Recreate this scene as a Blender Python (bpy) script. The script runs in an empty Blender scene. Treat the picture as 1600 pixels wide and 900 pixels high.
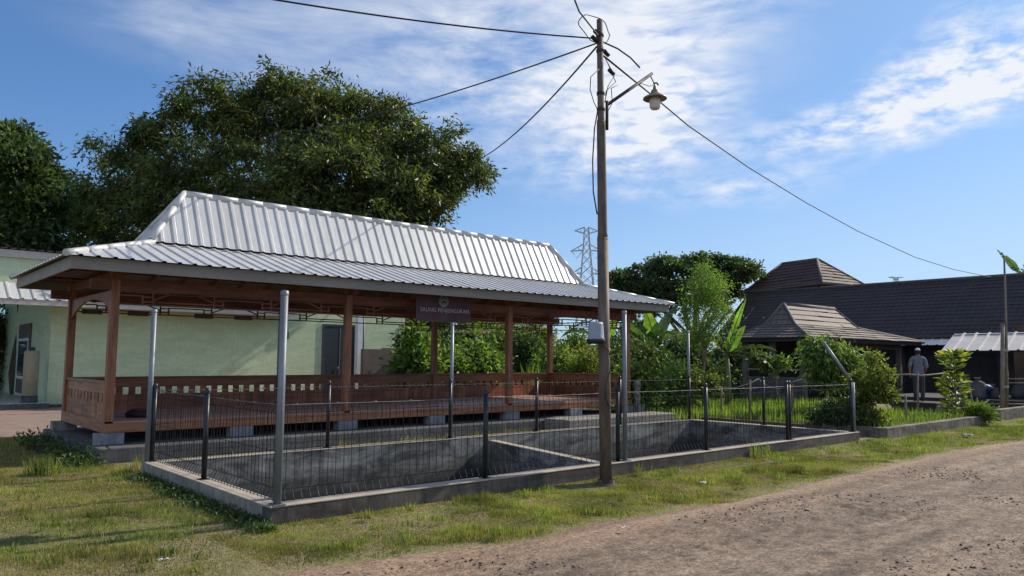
import bpy, bmesh, math, random
import numpy as np
from mathutils import Vector, Matrix
rnd = random.Random(7)
sc = bpy.context.scene
COL = sc.collection
R = math.radians

# ------------------------------------------------------------------ materials
def nodes(name):
    m = bpy.data.materials.new(name); m.use_nodes = True
    nt = m.node_tree; nt.nodes.clear()
    out = nt.nodes.new('ShaderNodeOutputMaterial')
    b = nt.nodes.new('ShaderNodeBsdfPrincipled')
    nt.links.new(b.outputs[0], out.inputs[0])
    return m, nt, b, out
def N(nt, t, **k):
    n = nt.nodes.new(t)
    for a, v in k.items(): setattr(n, a, v)
    return n
def noise(nt, vec, scale, detail=6, rough=.6, dist=0):
    n = N(nt, 'ShaderNodeTexNoise'); n.inputs['Scale'].default_value = scale
    n.inputs['Detail'].default_value = detail; n.inputs['Roughness'].default_value = rough
    n.inputs['Distortion'].default_value = dist
    if vec: nt.links.new(vec, n.inputs['Vector'])
    return n.outputs['Fac']
def ramp(nt, fac, stops, interp='LINEAR'):
    r = N(nt, 'ShaderNodeValToRGB'); e = r.color_ramp.elements; r.color_ramp.interpolation = interp
    while len(e) < len(stops): e.new(.5)
    for el, (p, c) in zip(e, stops):
        el.position = p; el.color = (c[0], c[1], c[2], 1) if hasattr(c, '__len__') else (c, c, c, 1)
    nt.links.new(fac, r.inputs[0]); return r.outputs[0]
def mix(nt, fac, a, b, mode='MIX'):
    m = N(nt, 'ShaderNodeMix', data_type='RGBA', blend_type=mode)
    for s, v in ((0, fac), (6, a), (7, b)):
        if hasattr(v, 'is_output') or isinstance(v, bpy.types.NodeSocket): nt.links.new(v, m.inputs[s])
        elif s == 0: m.inputs[0].default_value = v
        else: m.inputs[s].default_value = (v[0], v[1], v[2], 1)
    return m.outputs[2]
def mth(nt, op, a, b=None, clamp=False):
    m = N(nt, 'ShaderNodeMath', operation=op); m.use_clamp = clamp
    for s, v in ((0, a), (1, b)):
        if v is None: continue
        if isinstance(v, (int, float)): m.inputs[s].default_value = v
        else: nt.links.new(v, m.inputs[s])
    return m.outputs[0]
def coord(nt, scale=(1, 1, 1), kind='Position'):
    if kind == 'Position': o = N(nt, 'ShaderNodeNewGeometry').outputs['Position']
    else: o = N(nt, 'ShaderNodeTexCoord').outputs[kind]
    mp = N(nt, 'ShaderNodeMapping'); mp.inputs['Scale'].default_value = scale
    nt.links.new(o, mp.inputs[0]); return mp.outputs[0]
def bump(nt, b, h, dist=.01, strength=.6):
    bp = N(nt, 'ShaderNodeBump'); bp.inputs['Distance'].default_value = dist
    bp.inputs['Strength'].default_value = strength
    nt.links.new(h, bp.inputs['Height']); nt.links.new(bp.outputs[0], b.inputs['Normal'])
def M(name, c1, c2=None, scale=4, stretch=(1, 1, 1), rough=.7, metal=0, bmp=.004, lo=.35, hi=.65, spec=.4, kind='Position', fine=None, island=0):
    """two-tone noise surface with fine grain and bump"""
    m, nt, b, _ = nodes(name)
    c2 = c2 or tuple(v * .7 for v in c1)
    v = coord(nt, stretch, kind)
    n1 = noise(nt, v, scale, 8, .65, .3)
    col = ramp(nt, n1, [(lo, c2), (hi, c1)])
    n2 = noise(nt, v, fine or scale * 9, 4, .7)
    col = mix(nt, .25, col, ramp(nt, n2, [(.3, .35), (.7, 1.25)]), 'MULTIPLY')
    if island: col = mix(nt, island, col, ramp(nt, N(nt, 'ShaderNodeNewGeometry').outputs['Random Per Island'], [(0, .45), (.5, .95), (1, 1.45)]), 'MULTIPLY')
    nt.links.new(col, b.inputs['Base Color'])
    b.inputs['Roughness'].default_value = rough; b.inputs['Metallic'].default_value = metal
    b.inputs['Specular IOR Level'].default_value = spec
    rr = ramp(nt, n1, [(.2, min(1, rough + .15)), (.8, max(.05, rough - .12))]); nt.links.new(rr, b.inputs['Roughness'])
    if bmp: bump(nt, b, n2, bmp, .5)
    return m
def leafmat(name, stops, trans=.35, rough=.5):
    m, nt, b, out = nodes(name)
    g = N(nt, 'ShaderNodeNewGeometry')
    col = ramp(nt, g.outputs['Random Per Island'], stops)
    big = noise(nt, g.outputs['Position'], 1.0, 3, .6)
    col = mix(nt, .8, col, ramp(nt, big, [(.32, .35), (.5, .9), (.68, 1.55)]), 'MULTIPLY')
    nt.links.new(col, b.inputs['Base Color']); b.inputs['Roughness'].default_value = rough
    b.inputs['Specular IOR Level'].default_value = .35
    t = N(nt, 'ShaderNodeBsdfTranslucent')
    nt.links.new(mix(nt, 1.0, col, (1.5, 1.6, .6), 'MULTIPLY'), t.inputs[0])
    mx = N(nt, 'ShaderNodeMixShader'); mx.inputs[0].default_value = trans
    nt.links.new(b.outputs[0], mx.inputs[1]); nt.links.new(t.outputs[0], mx.inputs[2])
    nt.links.new(mx.outputs[0], out.inputs[0]); return m

def stained_concrete(name, base, dark, low=None, streak=.75):
    """rendered cement with rain streaks, algae and pale scuffs"""
    m, nt, b, _ = nodes(name)
    v = coord(nt); vs = coord(nt, (3.5, 3.5, .5))
    blot = noise(nt, coord(nt, (.7, .7, 2.2)), 1.6, 9, .72, .7); strk = noise(nt, vs, 3, 6, .65, .2); fine = noise(nt, v, 55, 3, .7)
    col = ramp(nt, blot, [(.40, dark), (.60, base)])
    col = mix(nt, ramp(nt, strk, [(.45, 0), (.7, streak)]), col, tuple(x * .55 for x in dark))
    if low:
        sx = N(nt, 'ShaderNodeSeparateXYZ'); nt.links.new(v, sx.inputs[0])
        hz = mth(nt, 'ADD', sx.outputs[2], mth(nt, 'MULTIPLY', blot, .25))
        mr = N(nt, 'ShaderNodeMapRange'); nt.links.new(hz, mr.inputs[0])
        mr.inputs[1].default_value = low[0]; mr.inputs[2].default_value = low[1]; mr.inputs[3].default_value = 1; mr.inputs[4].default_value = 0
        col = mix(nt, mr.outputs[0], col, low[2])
    col = mix(nt, .35, col, ramp(nt, fine, [(.3, .4), (.7, 1.3)]), 'MULTIPLY')
    nt.links.new(col, b.inputs['Base Color']); b.inputs['Roughness'].default_value = .88
    bump(nt, b, mix(nt, .5, fine, blot), .006, .6); return m

def tiled(name, c1, c2, axis, course, across):
    """roof of overlapping tiles: shading by course and tile, used on roofs whose courses are also stepped in mesh"""
    m, nt, b, _ = nodes(name)
    v = coord(nt)
    n1 = noise(nt, v, .8, 6, .7); n2 = noise(nt, v, 14, 4, .7)
    col = ramp(nt, n1, [(.3, c2), (.7, c1)])
    sx = N(nt, 'ShaderNodeSeparateXYZ'); nt.links.new(v, sx.inputs[0])
    a = mth(nt, 'FRACT', mth(nt, 'DIVIDE', sx.outputs[axis], across))
    wv = mth(nt, 'ABSOLUTE', mth(nt, 'SUBTRACT', a, .5))
    col = mix(nt, .6, col, ramp(nt, wv, [(.0, 1.15), (.32, .97), (.5, .6)]), 'MULTIPLY')
    col = mix(nt, .4, col, ramp(nt, n2, [(.3, .5), (.7, 1.3)]), 'MULTIPLY')
    nt.links.new(col, b.inputs['Base Color']); b.inputs['Roughness'].default_value = .75
    bump(nt, b, mix(nt, .3, mth(nt, 'SUBTRACT', .5, wv), n2), .04, .8); return m

m_wood = M('red_stained_wood', (.36, .145, .07), (.18, .068, .038), 3, (6, 6, .6), .5, bmp=.003)
m_woodx = M('red_stained_boards', (.36, .14, .065), (.19, .07, .038), 3, (.6, 6, 6), .5, bmp=.003, island=.6)
m_woody = M('red_stained_side_boards', (.38, .165, .075), (.22, .085, .042), 3, (6, .6, 6), .5, bmp=.003, island=.6)
m_deck = M('worn_deck_boards', (.52, .29, .21), (.34, .18, .13), 2.5, (.5, 8, 6), .45, bmp=.002, island=.5)
m_beam = M('oiled_front_beam', (.42, .185, .085), (.23, .095, .05), 3, (.6, 6, 6), .5, bmp=.002)
m_under = M('dark_underside_timber', (.26, .095, .06), (.13, .05, .036), 3, (.6, 3, 3), .7)
m_roof = M('silver_coated_roof_sheet', (.64, .64, .635), (.47, .465, .455), .9, (2.6, .5, .5), .42, .1, .0006, .3, .7, .5)
m_fascia = M('painted_fascia_board', (.31, .27, .225), (.25, .22, .185), 2, (.6, 3, 3), .6, bmp=.001)
m_green = stained_concrete('pale_green_plaster', (.60, .69, .46), (.51, .59, .38), (.0, .55, (.36, .41, .28)), .16)
m_cream = M('cream_fascia', (.55, .50, .44), (.45, .41, .37), 1, rough=.7, bmp=.001)
m_white = M('white_painted_metal', (.72, .73, .76), (.6, .61, .64), 3, rough=.5, bmp=.0005)
m_tileedge = M('brown_tile_roof', (.2, .13, .1), (.12, .08, .065), 6, rough=.8)
m_darkdoor = M('dark_navy_door', (.035, .045, .055), (.02, .026, .034), 3, rough=.45)
m_vent = M('vent_shadow', (.05, .06, .07), (.03, .035, .04), 5, rough=.6)
m_brown = M('brown_plaster', (.165, .125, .105), (.105, .08, .07), 1.2, rough=.85)
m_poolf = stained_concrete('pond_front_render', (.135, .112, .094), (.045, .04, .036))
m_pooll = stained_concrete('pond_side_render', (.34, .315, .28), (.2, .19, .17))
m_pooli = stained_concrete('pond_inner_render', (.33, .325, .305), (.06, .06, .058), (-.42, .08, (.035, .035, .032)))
m_pooltop = M('pond_coping', (.50, .42, .33), (.36, .30, .24), 5, rough=.85)
m_poolfloor = M('pond_floor_sludge', (.06, .065, .05), (.035, .04, .033), 2, rough=.5)
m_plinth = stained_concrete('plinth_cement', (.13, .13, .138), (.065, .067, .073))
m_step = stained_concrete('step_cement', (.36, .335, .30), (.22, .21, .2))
m_block = stained_concrete('footing_blocks', (.30, .31, .33), (.2, .21, .23))
m_galv = M('galvanised_steel', (.25, .275, .31), (.18, .2, .23), 6, (1, 1, .4), .5, .4, .0005)
m_black = M('black_powder_coat', (.022, .025, .03), (.014, .016, .02), 8, rough=.38, bmp=.0005)
m_wire = M('black_coated_wire', (.022, .023, .026), (.014, .015, .017), 8, rough=.8, spec=.1, bmp=0)
m_wirelit = M('sunlit_wire', (.23, .235, .24), (.12, .12, .125), 8, rough=.7, metal=.1, bmp=0)  # lighter copy of the black wire, sun glint put into the colour
m_pole = M('weathered_steel_pole', (.19, .145, .12), (.085, .066, .056), 3, (3, 3, .7), .7, .1, .003)
m_rust = M('rusty_arm', (.055, .047, .045), (.035, .028, .026), 5, rough=.7)
m_cable = M('black_cable', (.018, .018, .02), (.012, .012, .013), 5, rough=.6, bmp=0)
m_shade = M('enamel_lamp_shade', (.30, .23, .15), (.17, .13, .09), 7, rough=.45)
m_pail = M('pale_blue_pail', (.34, .385, .46), (.26, .3, .37), 4, rough=.5)
m_ceil = M('brown_ceiling_boards', (.20, .125, .10), (.12, .075, .062), 2, (.6, 4, 3), .7)
m_banner = M('maroon_banner', (.115, .055, .062), (.085, .04, .048), 2, (2, 2, 1), .75, bmp=.002)
m_ink = M('banner_lettering', (.55, .46, .46), (.46, .38, .38), 9, rough=.8, bmp=0)
m_emb = M('banner_emblem_disc', (.30, .275, .27), (.25, .23, .22), 9, rough=.8, bmp=0)
m_bark = M('mango_bark', (.11, .085, .065), (.055, .045, .036), 3, (2, 2, .6), .9, bmp=.02)
m_stem = M('pale_brown_stem', (.26, .2, .14), (.15, .115, .08), 5, (3, 3, .6), .8, bmp=.006)
m_greenstem = M('green_pseudostem', (.16, .19, .075), (.10, .105, .05), 4, (3, 3, .5), .6, bmp=.004)
m_halltile = tiled('dark_hall_tiles', (.062, .043, .04), (.038, .029, .028), 1, .3, .28)
m_joglo = tiled('dark_red_brown_tiles', (.105, .056, .046), (.06, .035, .03), 1, .3, .28)
m_gaztile = tiled('weathered_grey_brown_tiles', (.235, .185, .15), (.13, .102, .086), 0, .3, .23)
m_gaztiley = tiled('weathered_end_tiles', (.20, .16, .14), (.115, .095, .088), 1, .3, .23)
m_ridge = M('ridge_capping', (.13, .115, .115), (.08, .072, .075), 4, rough=.75)
m_stone = stained_concrete('grey_wall_cladding', (.16, .15, .15), (.085, .08, .085))
m_conc = stained_concrete('garden_kerb_cement', (.27, .225, .185), (.07, .06, .052))
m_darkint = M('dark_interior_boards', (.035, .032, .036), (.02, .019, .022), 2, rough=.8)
m_brownwall = M('brown_plywood', (.14, .095, .06), (.09, .062, .042), 1, (2, 2, .7), .8)
m_canopy = M('white_canopy_sheet', (.88, .80, .71), (.7, .62, .54), 1.3, rough=.5, bmp=.0006)
m_bamboo = M('dry_bamboo', (.27, .22, .165), (.16, .13, .10), 5, (4, 4, .7), .7, bmp=.003)
m_rope = M('grey_rope', (.35, .33, .31), (.25, .24, .22), 9, rough=.9)
m_tarp = M('blue_tarpaulin', (.02, .06, .2), (.012, .04, .13), 3, rough=.5)
m_sack = M('white_sack', (.10, .10, .112), (.06, .06, .07), 4, rough=.8, bmp=.01)
m_tiles = M('white_floor_tiles', (.6, .6, .6), (.5, .5, .52), 2, rough=.3, bmp=0)
m_pylon = M('pylon_steel', (.45, .5, .57), (.4, .45, .52), 1, rough=.6, bmp=0)
m_cloth = M('grey_shirt', (.17, .185, .24), (.12, .13, .175), 9, rough=.9)
m_trouser = M('dark_trousers', (.045, .047, .06), (.03, .032, .042), 9, rough=.9)
m_skin = M('brown_skin', (.24, .13, .085), (.2, .105, .07), 9, rough=.55, bmp=0)
m_cap = M('white_cap', (.66, .66, .68), (.55, .55, .58), 9, rough=.8)
m_rubber = M('black_rubber', (.02, .02, .02), (.013, .013, .013), 9, rough=.7)
m_mirror = M('chrome_mirror', (.7, .7, .72), (.6, .6, .62), 9, rough=.15, metal=.9, bmp=0)
m_bike = M('black_motorcycle_paint', (.02, .02, .025), (.014, .014, .018), 6, rough=.2, bmp=0)
m_red = M('red_fabric', (.14, .025, .02), (.09, .018, .015), 6, rough=.8)
m_roll = M('beige_cylinder_casing', (.30, .275, .18), (.24, .22, .15), 3, rough=.6)
m_paper = M('white_litter_paper', (.7, .69, .66), (.55, .54, .52), 9, rough=.8)
m_rock = M('dark_gravel', (.15, .12, .10), (.07, .058, .05), 9, rough=.9)
m_flag = M('pale_flat_stones', (.28, .245, .2), (.2, .175, .15), 7, rough=.9)

def glassmat():
    m, nt, b, _ = nodes('milky_lamp_glass')
    b.inputs['Base Color'].default_value = (.62, .58, .5, 1); b.inputs['Roughness'].default_value = .25
    b.inputs['Subsurface Weight'].default_value = .3; return m
m_glass = glassmat()
def panemat():
    m, nt, b, _ = nodes('window_pane')
    b.inputs['Base Color'].default_value = (.06, .075, .085, 1); b.inputs['Roughness'].default_value = .08; return m
m_pane = panemat()

l_mango = leafmat('mango_leaves', [(0, (.038, .062, .02)), (.45, (.078, .11, .032)), (.8, (.145, .17, .05)), (1, (.25, .24, .09))], .36, .42)
l_far = leafmat('hazy_distant_leaves', [(0, (.05, .08, .045)), (.6, (.09, .135, .065)), (1, (.16, .21, .09))], .35)  # distance haze is put into these paler, bluer greens
l_dark = leafmat('dark_leaves', [(0, (.035, .062, .024)), (.6, (.07, .115, .04)), (1, (.135, .185, .06))], .38)
l_mid = leafmat('mid_green_leaves', [(0, (.065, .115, .03)), (.5, (.125, .20, .05)), (1, (.25, .33, .10))], .45)
l_yel = leafmat('yellow_green_leaves', [(0, (.08, .115, .025)), (.5, (.16, .20, .045)), (1, (.28, .29, .075))], .45)
l_fea = leafmat('feathery_leaves', [(0, (.10, .175, .045)), (.5, (.17, .27, .065)), (1, (.27, .36, .10))], .5)
l_cro = leafmat('croton_leaves', [(0, (.06, .11, .03)), (.45, (.12, .18, .04)), (.7, (.3, .32, .06)), (1, (.5, .45, .1))], .4)
l_ban = leafmat('banana_leaves', [(0, (.12, .22, .04)), (1, (.2, .32, .06))], .6, .35)
l_band = leafmat('dull_banana_leaves', [(0, (.05, .09, .045)), (1, (.10, .15, .075))], .35, .4)
l_dry = leafmat('dry_banana_leaves', [(0, (.2, .14, .09)), (1, (.36, .28, .2))], .3, .7)
l_grass = leafmat('lawn_blades', [(0, (.12, .145, .04)), (.4, (.22, .225, .065)), (.7, (.35, .30, .11)), (1, (.50, .39, .19))], .35, .6)
l_grassg = leafmat('fresh_lawn_blades', [(0, (.095, .14, .035)), (.5, (.185, .235, .055)), (1, (.33, .33, .10))], .36, .6)
l_thatch = leafmat('dry_thatch', [(0, (.13, .12, .05)), (.5, (.24, .19, .085)), (1, (.42, .31, .17))], .25, .7)
l_tall = leafmat('tall_grass_blades', [(0, (.09, .155, .035)), (.5, (.155, .24, .05)), (1, (.28, .35, .10))], .5, .55)

# ------------------------------------------------------------------ objects
def tag(o, label=None, cat=None, group=None, kind=None):
    if label: o['label'] = label
    if cat: o['category'] = cat
    if group: o['group'] = group
    if kind: o['kind'] = kind
    return o
def empty(name, loc, label, cat, group=None, rz=0):
    o = bpy.data.objects.new(name, None); COL.objects.link(o)
    o.location = loc; o.rotation_euler = (0, 0, rz); o.empty_display_size = .1
    return tag(o, label, cat, group)
def worldloc(o):
    v = Vector(o.location)
    while o.parent: o = o.parent; v += Vector(o.location)
    return v
def link(name, me, mat, parent=None, org=(0, 0, 0)):
    o = bpy.data.objects.new(name, me); COL.objects.link(o)
    if mat: me.materials.append(mat)
    if parent: o.parent = parent
    o.location = org
    return o
class MB:
    """collects shapes in world (or local) coordinates; build() links them as ONE mesh object"""
    def __init__(s): s.v = []; s.f = []; s.sm = []
    def add(s, vs, fs, smooth=False):
        b = len(s.v); s.v += [tuple(p) for p in vs]; s.f += [tuple(i + b for i in f) for f in fs]; s.sm += [smooth] * len(fs); return s
    def box(s, x0, x1, y0, y1, z0, z1):
        return s.add([(x0, y0, z0), (x1, y0, z0), (x1, y1, z0), (x0, y1, z0), (x0, y0, z1), (x1, y0, z1), (x1, y1, z1), (x0, y1, z1)],
                     [(0, 3, 2, 1), (4, 5, 6, 7), (0, 1, 5, 4), (1, 2, 6, 5), (2, 3, 7, 6), (3, 0, 4, 7)])
    def bar(s, a, b, w, h=None, up=(0, 0, 1)):
        """straight square bar from a to b"""
        a, b = Vector(a), Vector(b); d = (b - a).normalized(); u = Vector(up)
        if abs(d.dot(u)) > .98: u = Vector((0, 1, 0))
        r = d.cross(u).normalized() * (w / 2); u = r.cross(d).normalized() * ((h or w) / 2)
        vs = [a - r - u, a + r - u, a + r + u, a - r + u, b - r - u, b + r - u, b + r + u, b - r + u]
        return s.add(vs, [(0, 1, 2, 3), (7, 6, 5, 4), (1, 0, 4, 5), (2, 1, 5, 6), (3, 2, 6, 7), (0, 3, 7, 4)])
    def tube(s, pts, r, n=8, cap=True):
        pts = [Vector(p) for p in pts]; rs = r if hasattr(r, '__len__') else [r] * len(pts)
        vs = []; u = None
        for i, p in enumerate(pts):
            d = (pts[min(i + 1, len(pts) - 1)] - pts[max(i - 1, 0)]).normalized()
            if u is None: u = Vector((0, 0, 1)) if abs(d.z) < .9 else Vector((1, 0, 0))
            u = (u - d * u.dot(d)).normalized(); w = d.cross(u)
            vs += [p + (u * math.cos(2 * math.pi * k / n) + w * math.sin(2 * math.pi * k / n)) * rs[i] for k in range(n)]
        fs = [(i * n + k, i * n + (k + 1) % n, (i + 1) * n + (k + 1) % n, (i + 1) * n + k) for i in range(len(pts) - 1) for k in range(n)]
        s.add(vs, fs, n > 4)
        if cap:
            b = len(s.v) - len(vs); s.f += [tuple(b + k for k in range(n))[::-1], tuple(b + (len(pts) - 1) * n + k for k in range(n))]; s.sm += [False] * 2
        return s
    def lathe(s, c, prof, n=16):
        vs = [(c[0] + r * math.cos(2 * math.pi * k / n), c[1] + r * math.sin(2 * math.pi * k / n), c[2] + z) for r, z in prof for k in range(n)]
        return s.add(vs, [(i * n + k, i * n + (k + 1) % n, (i + 1) * n + (k + 1) % n, (i + 1) * n + k) for i in range(len(prof) - 1) for k in range(n)], True)
    def build(s, name, mat, parent=None, org=None, bevel=0):
        o3 = worldloc(parent) if parent else Vector(org or (0, 0, 0))
        me = bpy.data.meshes.new(name)
        me.from_pydata([(p[0] - o3.x, p[1] - o3.y, p[2] - o3.z) for p in s.v], [], s.f)
        me.polygons.foreach_set('use_smooth', s.sm); me.update()
        o = link(name, me, mat, parent, (0, 0, 0) if parent else tuple(o3))
        if bevel:
            b = o.modifiers.new('edge', 'BEVEL'); b.width = bevel; b.segments = 2; b.limit_method = 'ANGLE'
        return o
def copy_tree(o, parent=None):
    c = o.copy(); COL.objects.link(c); c.parent = parent
    for ch in o.children: copy_tree(ch, c)
    return c

def npmesh(name, v, nper, faces, mat, parent=None, org=None):
    """v: (n,nper,3) array of small islands sharing the face pattern 'faces' (list of index tuples)"""
    n = v.shape[0]
    o3 = np.array(worldloc(parent) if parent else (org or (0, 0, 0)))
    co = (v.reshape(-1, 3) - o3).astype(np.float32)
    base = (np.arange(n) * nper)[:, None]
    lv = np.concatenate([base + np.array(f)[None, :] for f in faces], axis=1).reshape(-1)
    sizes = np.tile([len(f) for f in faces], n); starts = np.concatenate([[0], np.cumsum(sizes)[:-1]])
    me = bpy.data.meshes.new(name)
    me.vertices.add(len(co)); me.vertices.foreach_set('co', co.ravel())
    me.loops.add(len(lv)); me.loops.foreach_set('vertex_index', lv.astype(np.int32))
    me.polygons.add(len(sizes)); me.polygons.foreach_set('loop_start', starts.astype(np.int32)); me.polygons.foreach_set('loop_total', sizes.astype(np.int32))
    me.update(calc_edges=True)
    return link(name, me, mat, parent, (0, 0, 0) if parent else tuple(o3))

# ---------------------------------------------------------------- foliage
def leaves(c, d, L, W, rng):
    """folded diamond leaves: c centres (n,3), d directions (n,3)"""
    n = len(c); d = d / np.linalg.norm(d, axis=1, keepdims=True)
    t = rng.normal(size=(n, 3)); s = np.cross(d, t); s /= np.linalg.norm(s, axis=1, keepdims=True) + 1e-9
    up = np.cross(s, d)
    L = L * rng.uniform(.65, 1.25, (n, 1)); W = W * rng.uniform(.75, 1.2, (n, 1))
    b = c - d * L * .5; tip = c + d * L * .5 - up * L * .08
    mid = c + up * W * .12
    return np.stack([b, mid + s * W * .5, tip, mid - s * W * .5], axis=1)
LF = [(0, 1, 2), (0, 2, 3)]
def clumps(lobes, n, rng, inner=.55, zmin=-1):
    wts = np.array([r[0] * r[1] + r[1] * r[2] + r[0] * r[2] for _, r in lobes]); wts = wts / wts.sum()
    out = []; nrm = []
    for i in rng.choice(len(lobes), n, p=wts):
        c, r = lobes[i]; q = rng.normal(size=3); q /= np.linalg.norm(q)
        if q[2] < zmin: q[2] = -q[2]
        k = rng.uniform(inner, 1.0) ** .6 * (1 + rng.normal() * .05)
        out.append(np.array(c) + q * np.array(r) * k); nrm.append(q)
    return np.array(out), np.array(nrm)
def crown(name, lobes, n, per, cr, L, W, mat, parent, seed, droop=.5, inner=.55, zmin=-.8, flat=.75):
    rng = np.random.default_rng(seed)
    cc, nn = clumps(lobes, n, rng, inner, zmin)
    k = rng.integers(int(per * .5), int(per * 1.5), n); idx = np.repeat(np.arange(n), k); tot = len(idx)
    off = rng.normal(size=(tot, 3)) * cr * np.array([1, 1, flat]) * rng.uniform(.6, 1.3, n)[idx][:, None]
    c = cc[idx] + off
    d = off / (np.linalg.norm(off, axis=1, keepdims=True) + 1e-6) * .8 + nn[idx] * .5 + rng.normal(size=(tot, 3)) * .55
    d[:, 2] -= droop
    o = npmesh(name, leaves(c, d, L, W, rng), 4, LF, mat, parent)
    return o, cc
def limbs(mb, base, top, r0, targets, rng, r1=.02):
    """trunk from base to top, then bent limbs from the trunk to each target"""
    base, top = np.array(base, float), np.array(top, float)
    pts = [base + (top - base) * t + rng.normal(size=3) * np.linalg.norm(top - base) * .015 * (0 < t < 1) for t in np.linspace(0, 1, 6)]
    mb.tube(pts, [r0 * (1.25 if i == 0 else 1 - .09 * i) for i in range(6)], 10)
    for t in targets:
        t = np.array(t, float); k = rng.uniform(.55, 1.0); s = base + (top - base) * k
        mid = (s + t) / 2 + rng.normal(size=3) * np.linalg.norm(t - s) * .1 + np.array([0, 0, .08 * np.linalg.norm(t - s)])
        q = [s, (s + mid) / 2 + rng.normal(size=3) * .03, mid, (mid + t) / 2 + rng.normal(size=3) * .04, t]
        ra = r0 * rng.uniform(.3, .5); mb.tube(q, [ra, ra * .8, ra * .6, ra * .38, max(r1, ra * .15)], 6)
def plant(name, base, lobes, n, per, cr, L, W, mat, label, cat, seed, group=None, trunk=.05, droop=.4, stem=None, top=None, nl=8, inner=.3, crownname='crown', flat=.75, zmin=-.8):
    rng = np.random.default_rng(seed + 99)
    e = empty(name, base, label, cat, group)
    o, cc = crown(crownname, lobes, n, per, cr, L, W, mat, e, seed, droop, inner, zmin, flat)
    mb = MB(); tp = top or (base[0], base[1], lobes[0][0][2])
    limbs(mb, base, tp, trunk, cc[rng.choice(len(cc), min(nl, len(cc)), replace=False)], rng, trunk * .12)
    mb.build('trunk' if trunk > .06 else 'stem', stem or m_stem, e)
    return e
def blades(name, xy, h, w, mat, rng, z=0, lean=.35, parent=None, bend=True, vary=0):
    n = len(xy); h = h * (1 + vary * (1.9 * (vnoise(xy[:, 0], xy[:, 1], 6, 21) * vnoise(xy[:, 0], xy[:, 1], 2.1, 8)).clip(0, 1) ** 1.5 * 2 - .6)) if vary else h; h = h * rng.uniform(.5, 1.25, n); a = rng.uniform(0, 2 * np.pi, n)
    b = np.zeros((n, 3)); b[:, :2] = xy[:, :2]; b[:, 2] = z if np.isscalar(z) else z
    s = np.stack([np.cos(a), np.sin(a), np.zeros(n)], 1) * (w * rng.uniform(.7, 1.3, n))[:, None] * .5
    la = rng.uniform(0, 2 * np.pi, n); ln = np.abs(rng.normal(0, lean, n))
    off = np.stack([np.cos(la) * ln, np.sin(la) * ln, np.ones(n)], 1)
    off /= np.linalg.norm(off, axis=1, keepdims=True); off *= h[:, None]
    if not bend: return npmesh(name, np.stack([b - s, b + s, b + off], 1), 3, [(0, 1, 2)], mat, parent)
    mid = b + off * .55; mid[:, 2] += h * .08
    return npmesh(name, np.stack([b - s, b + s, mid + s * .8, b + off, mid - s * .8], 1), 5, [(0, 1, 2, 4), (4, 2, 3)], mat, parent)
def scatter(rng, n, x0, x1, y0, y1, f=None):
    p = np.stack([rng.uniform(x0, x1, n), rng.uniform(y0, y1, n)], 1)
    if f is not None: p = p[f(p[:, 0], p[:, 1])]
    return p
def vnoise(x, y, s, seed=0):
    """cheap smooth pseudo noise 0..1"""
    r = np.random.default_rng(seed); o = 0; a = 0
    for k in range(6):
        fx, fy, ph = r.normal() * s, r.normal() * s, r.uniform(0, 6.28); o = o + np.sin(x * fx + y * fy + ph + 1.3 * np.sin(x * fy * .7 - y * fx * .6)); a += 1
    return .5 + o / (2 * a) * 1.6

# ------------------------------------------------------------------ camera, sun, sky
cam = bpy.data.cameras.new('camera'); co = bpy.data.objects.new('camera', cam); COL.objects.link(co)
cam.sensor_width = 36; cam.lens = 1190.77 / 1600 * 36; cam.clip_end = 3000; cam.clip_start = .05
_ya, _pi, _ro = .72, .0928, .0067
fw = Vector((math.sin(_ya) * math.cos(_pi), math.cos(_ya) * math.cos(_pi), math.sin(_pi)))
rt = Vector((math.cos(_ya), -math.sin(_ya), 0)); up = rt.cross(fw)
rt, up = rt * math.cos(_ro) + up * math.sin(_ro), up * math.cos(_ro) - rt * math.sin(_ro)
co.matrix_world = Matrix(((rt.x, up.x, -fw.x, -3.1784), (rt.y, up.y, -fw.y, -7.0913), (rt.z, up.z, -fw.z, 1.6), (0, 0, 0, 1)))
sc.camera = co
sc.view_settings.view_transform = 'Standard'; sc.view_settings.look = 'None'; sc.view_settings.exposure = 0

SUN_EL, SUN_AZ = R(35.5), R(98)          # azimuth clockwise from +Y
sdir = Vector((math.sin(SUN_AZ) * math.cos(SUN_EL), math.cos(SUN_AZ) * math.cos(SUN_EL), math.sin(SUN_EL)))
sl = bpy.data.lights.new('sun', 'SUN'); sl.energy = 5.0; sl.angle = R(.5); sl.color = (1, .91, .76)
so = bpy.data.objects.new('sun', sl); COL.objects.link(so); so.rotation_euler = sdir.to_track_quat('Z', 'Y').to_euler()

w = bpy.data.worlds.new('World'); sc.world = w; w.use_nodes = True
nt = w.node_tree; bg = nt.nodes['Background']; bg.inputs[1].default_value = .13
sky = N(nt, 'ShaderNodeTexSky', sky_type='NISHITA'); sky.sun_disc = False
sky.sun_elevation = SUN_EL; sky.sun_rotation = SUN_AZ; sky.air_density = 1.0; sky.dust_density = .6; sky.ozone_density = 2.2
tc = N(nt, 'ShaderNodeTexCoord'); sx = N(nt, 'ShaderNodeSeparateXYZ'); nt.links.new(tc.outputs['Generated'], sx.inputs[0])
az = mth(nt, 'ARCTAN2', sx.outputs[0], sx.outputs[1]); el = mth(nt, 'ARCSINE', sx.outputs[2])
cb = N(nt, 'ShaderNodeCombineXYZ'); nt.links.new(az, cb.inputs[0]); nt.links.new(el, cb.inputs[1]); V = cb.outputs[0]
def smap(rot, s):
    m = N(nt, 'ShaderNodeMapping'); m.inputs['Rotation'].default_value = (0, 0, R(rot)); m.inputs['Scale'].default_value = s
    nt.links.new(V, m.inputs[0]); return m.outputs[0]
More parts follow.
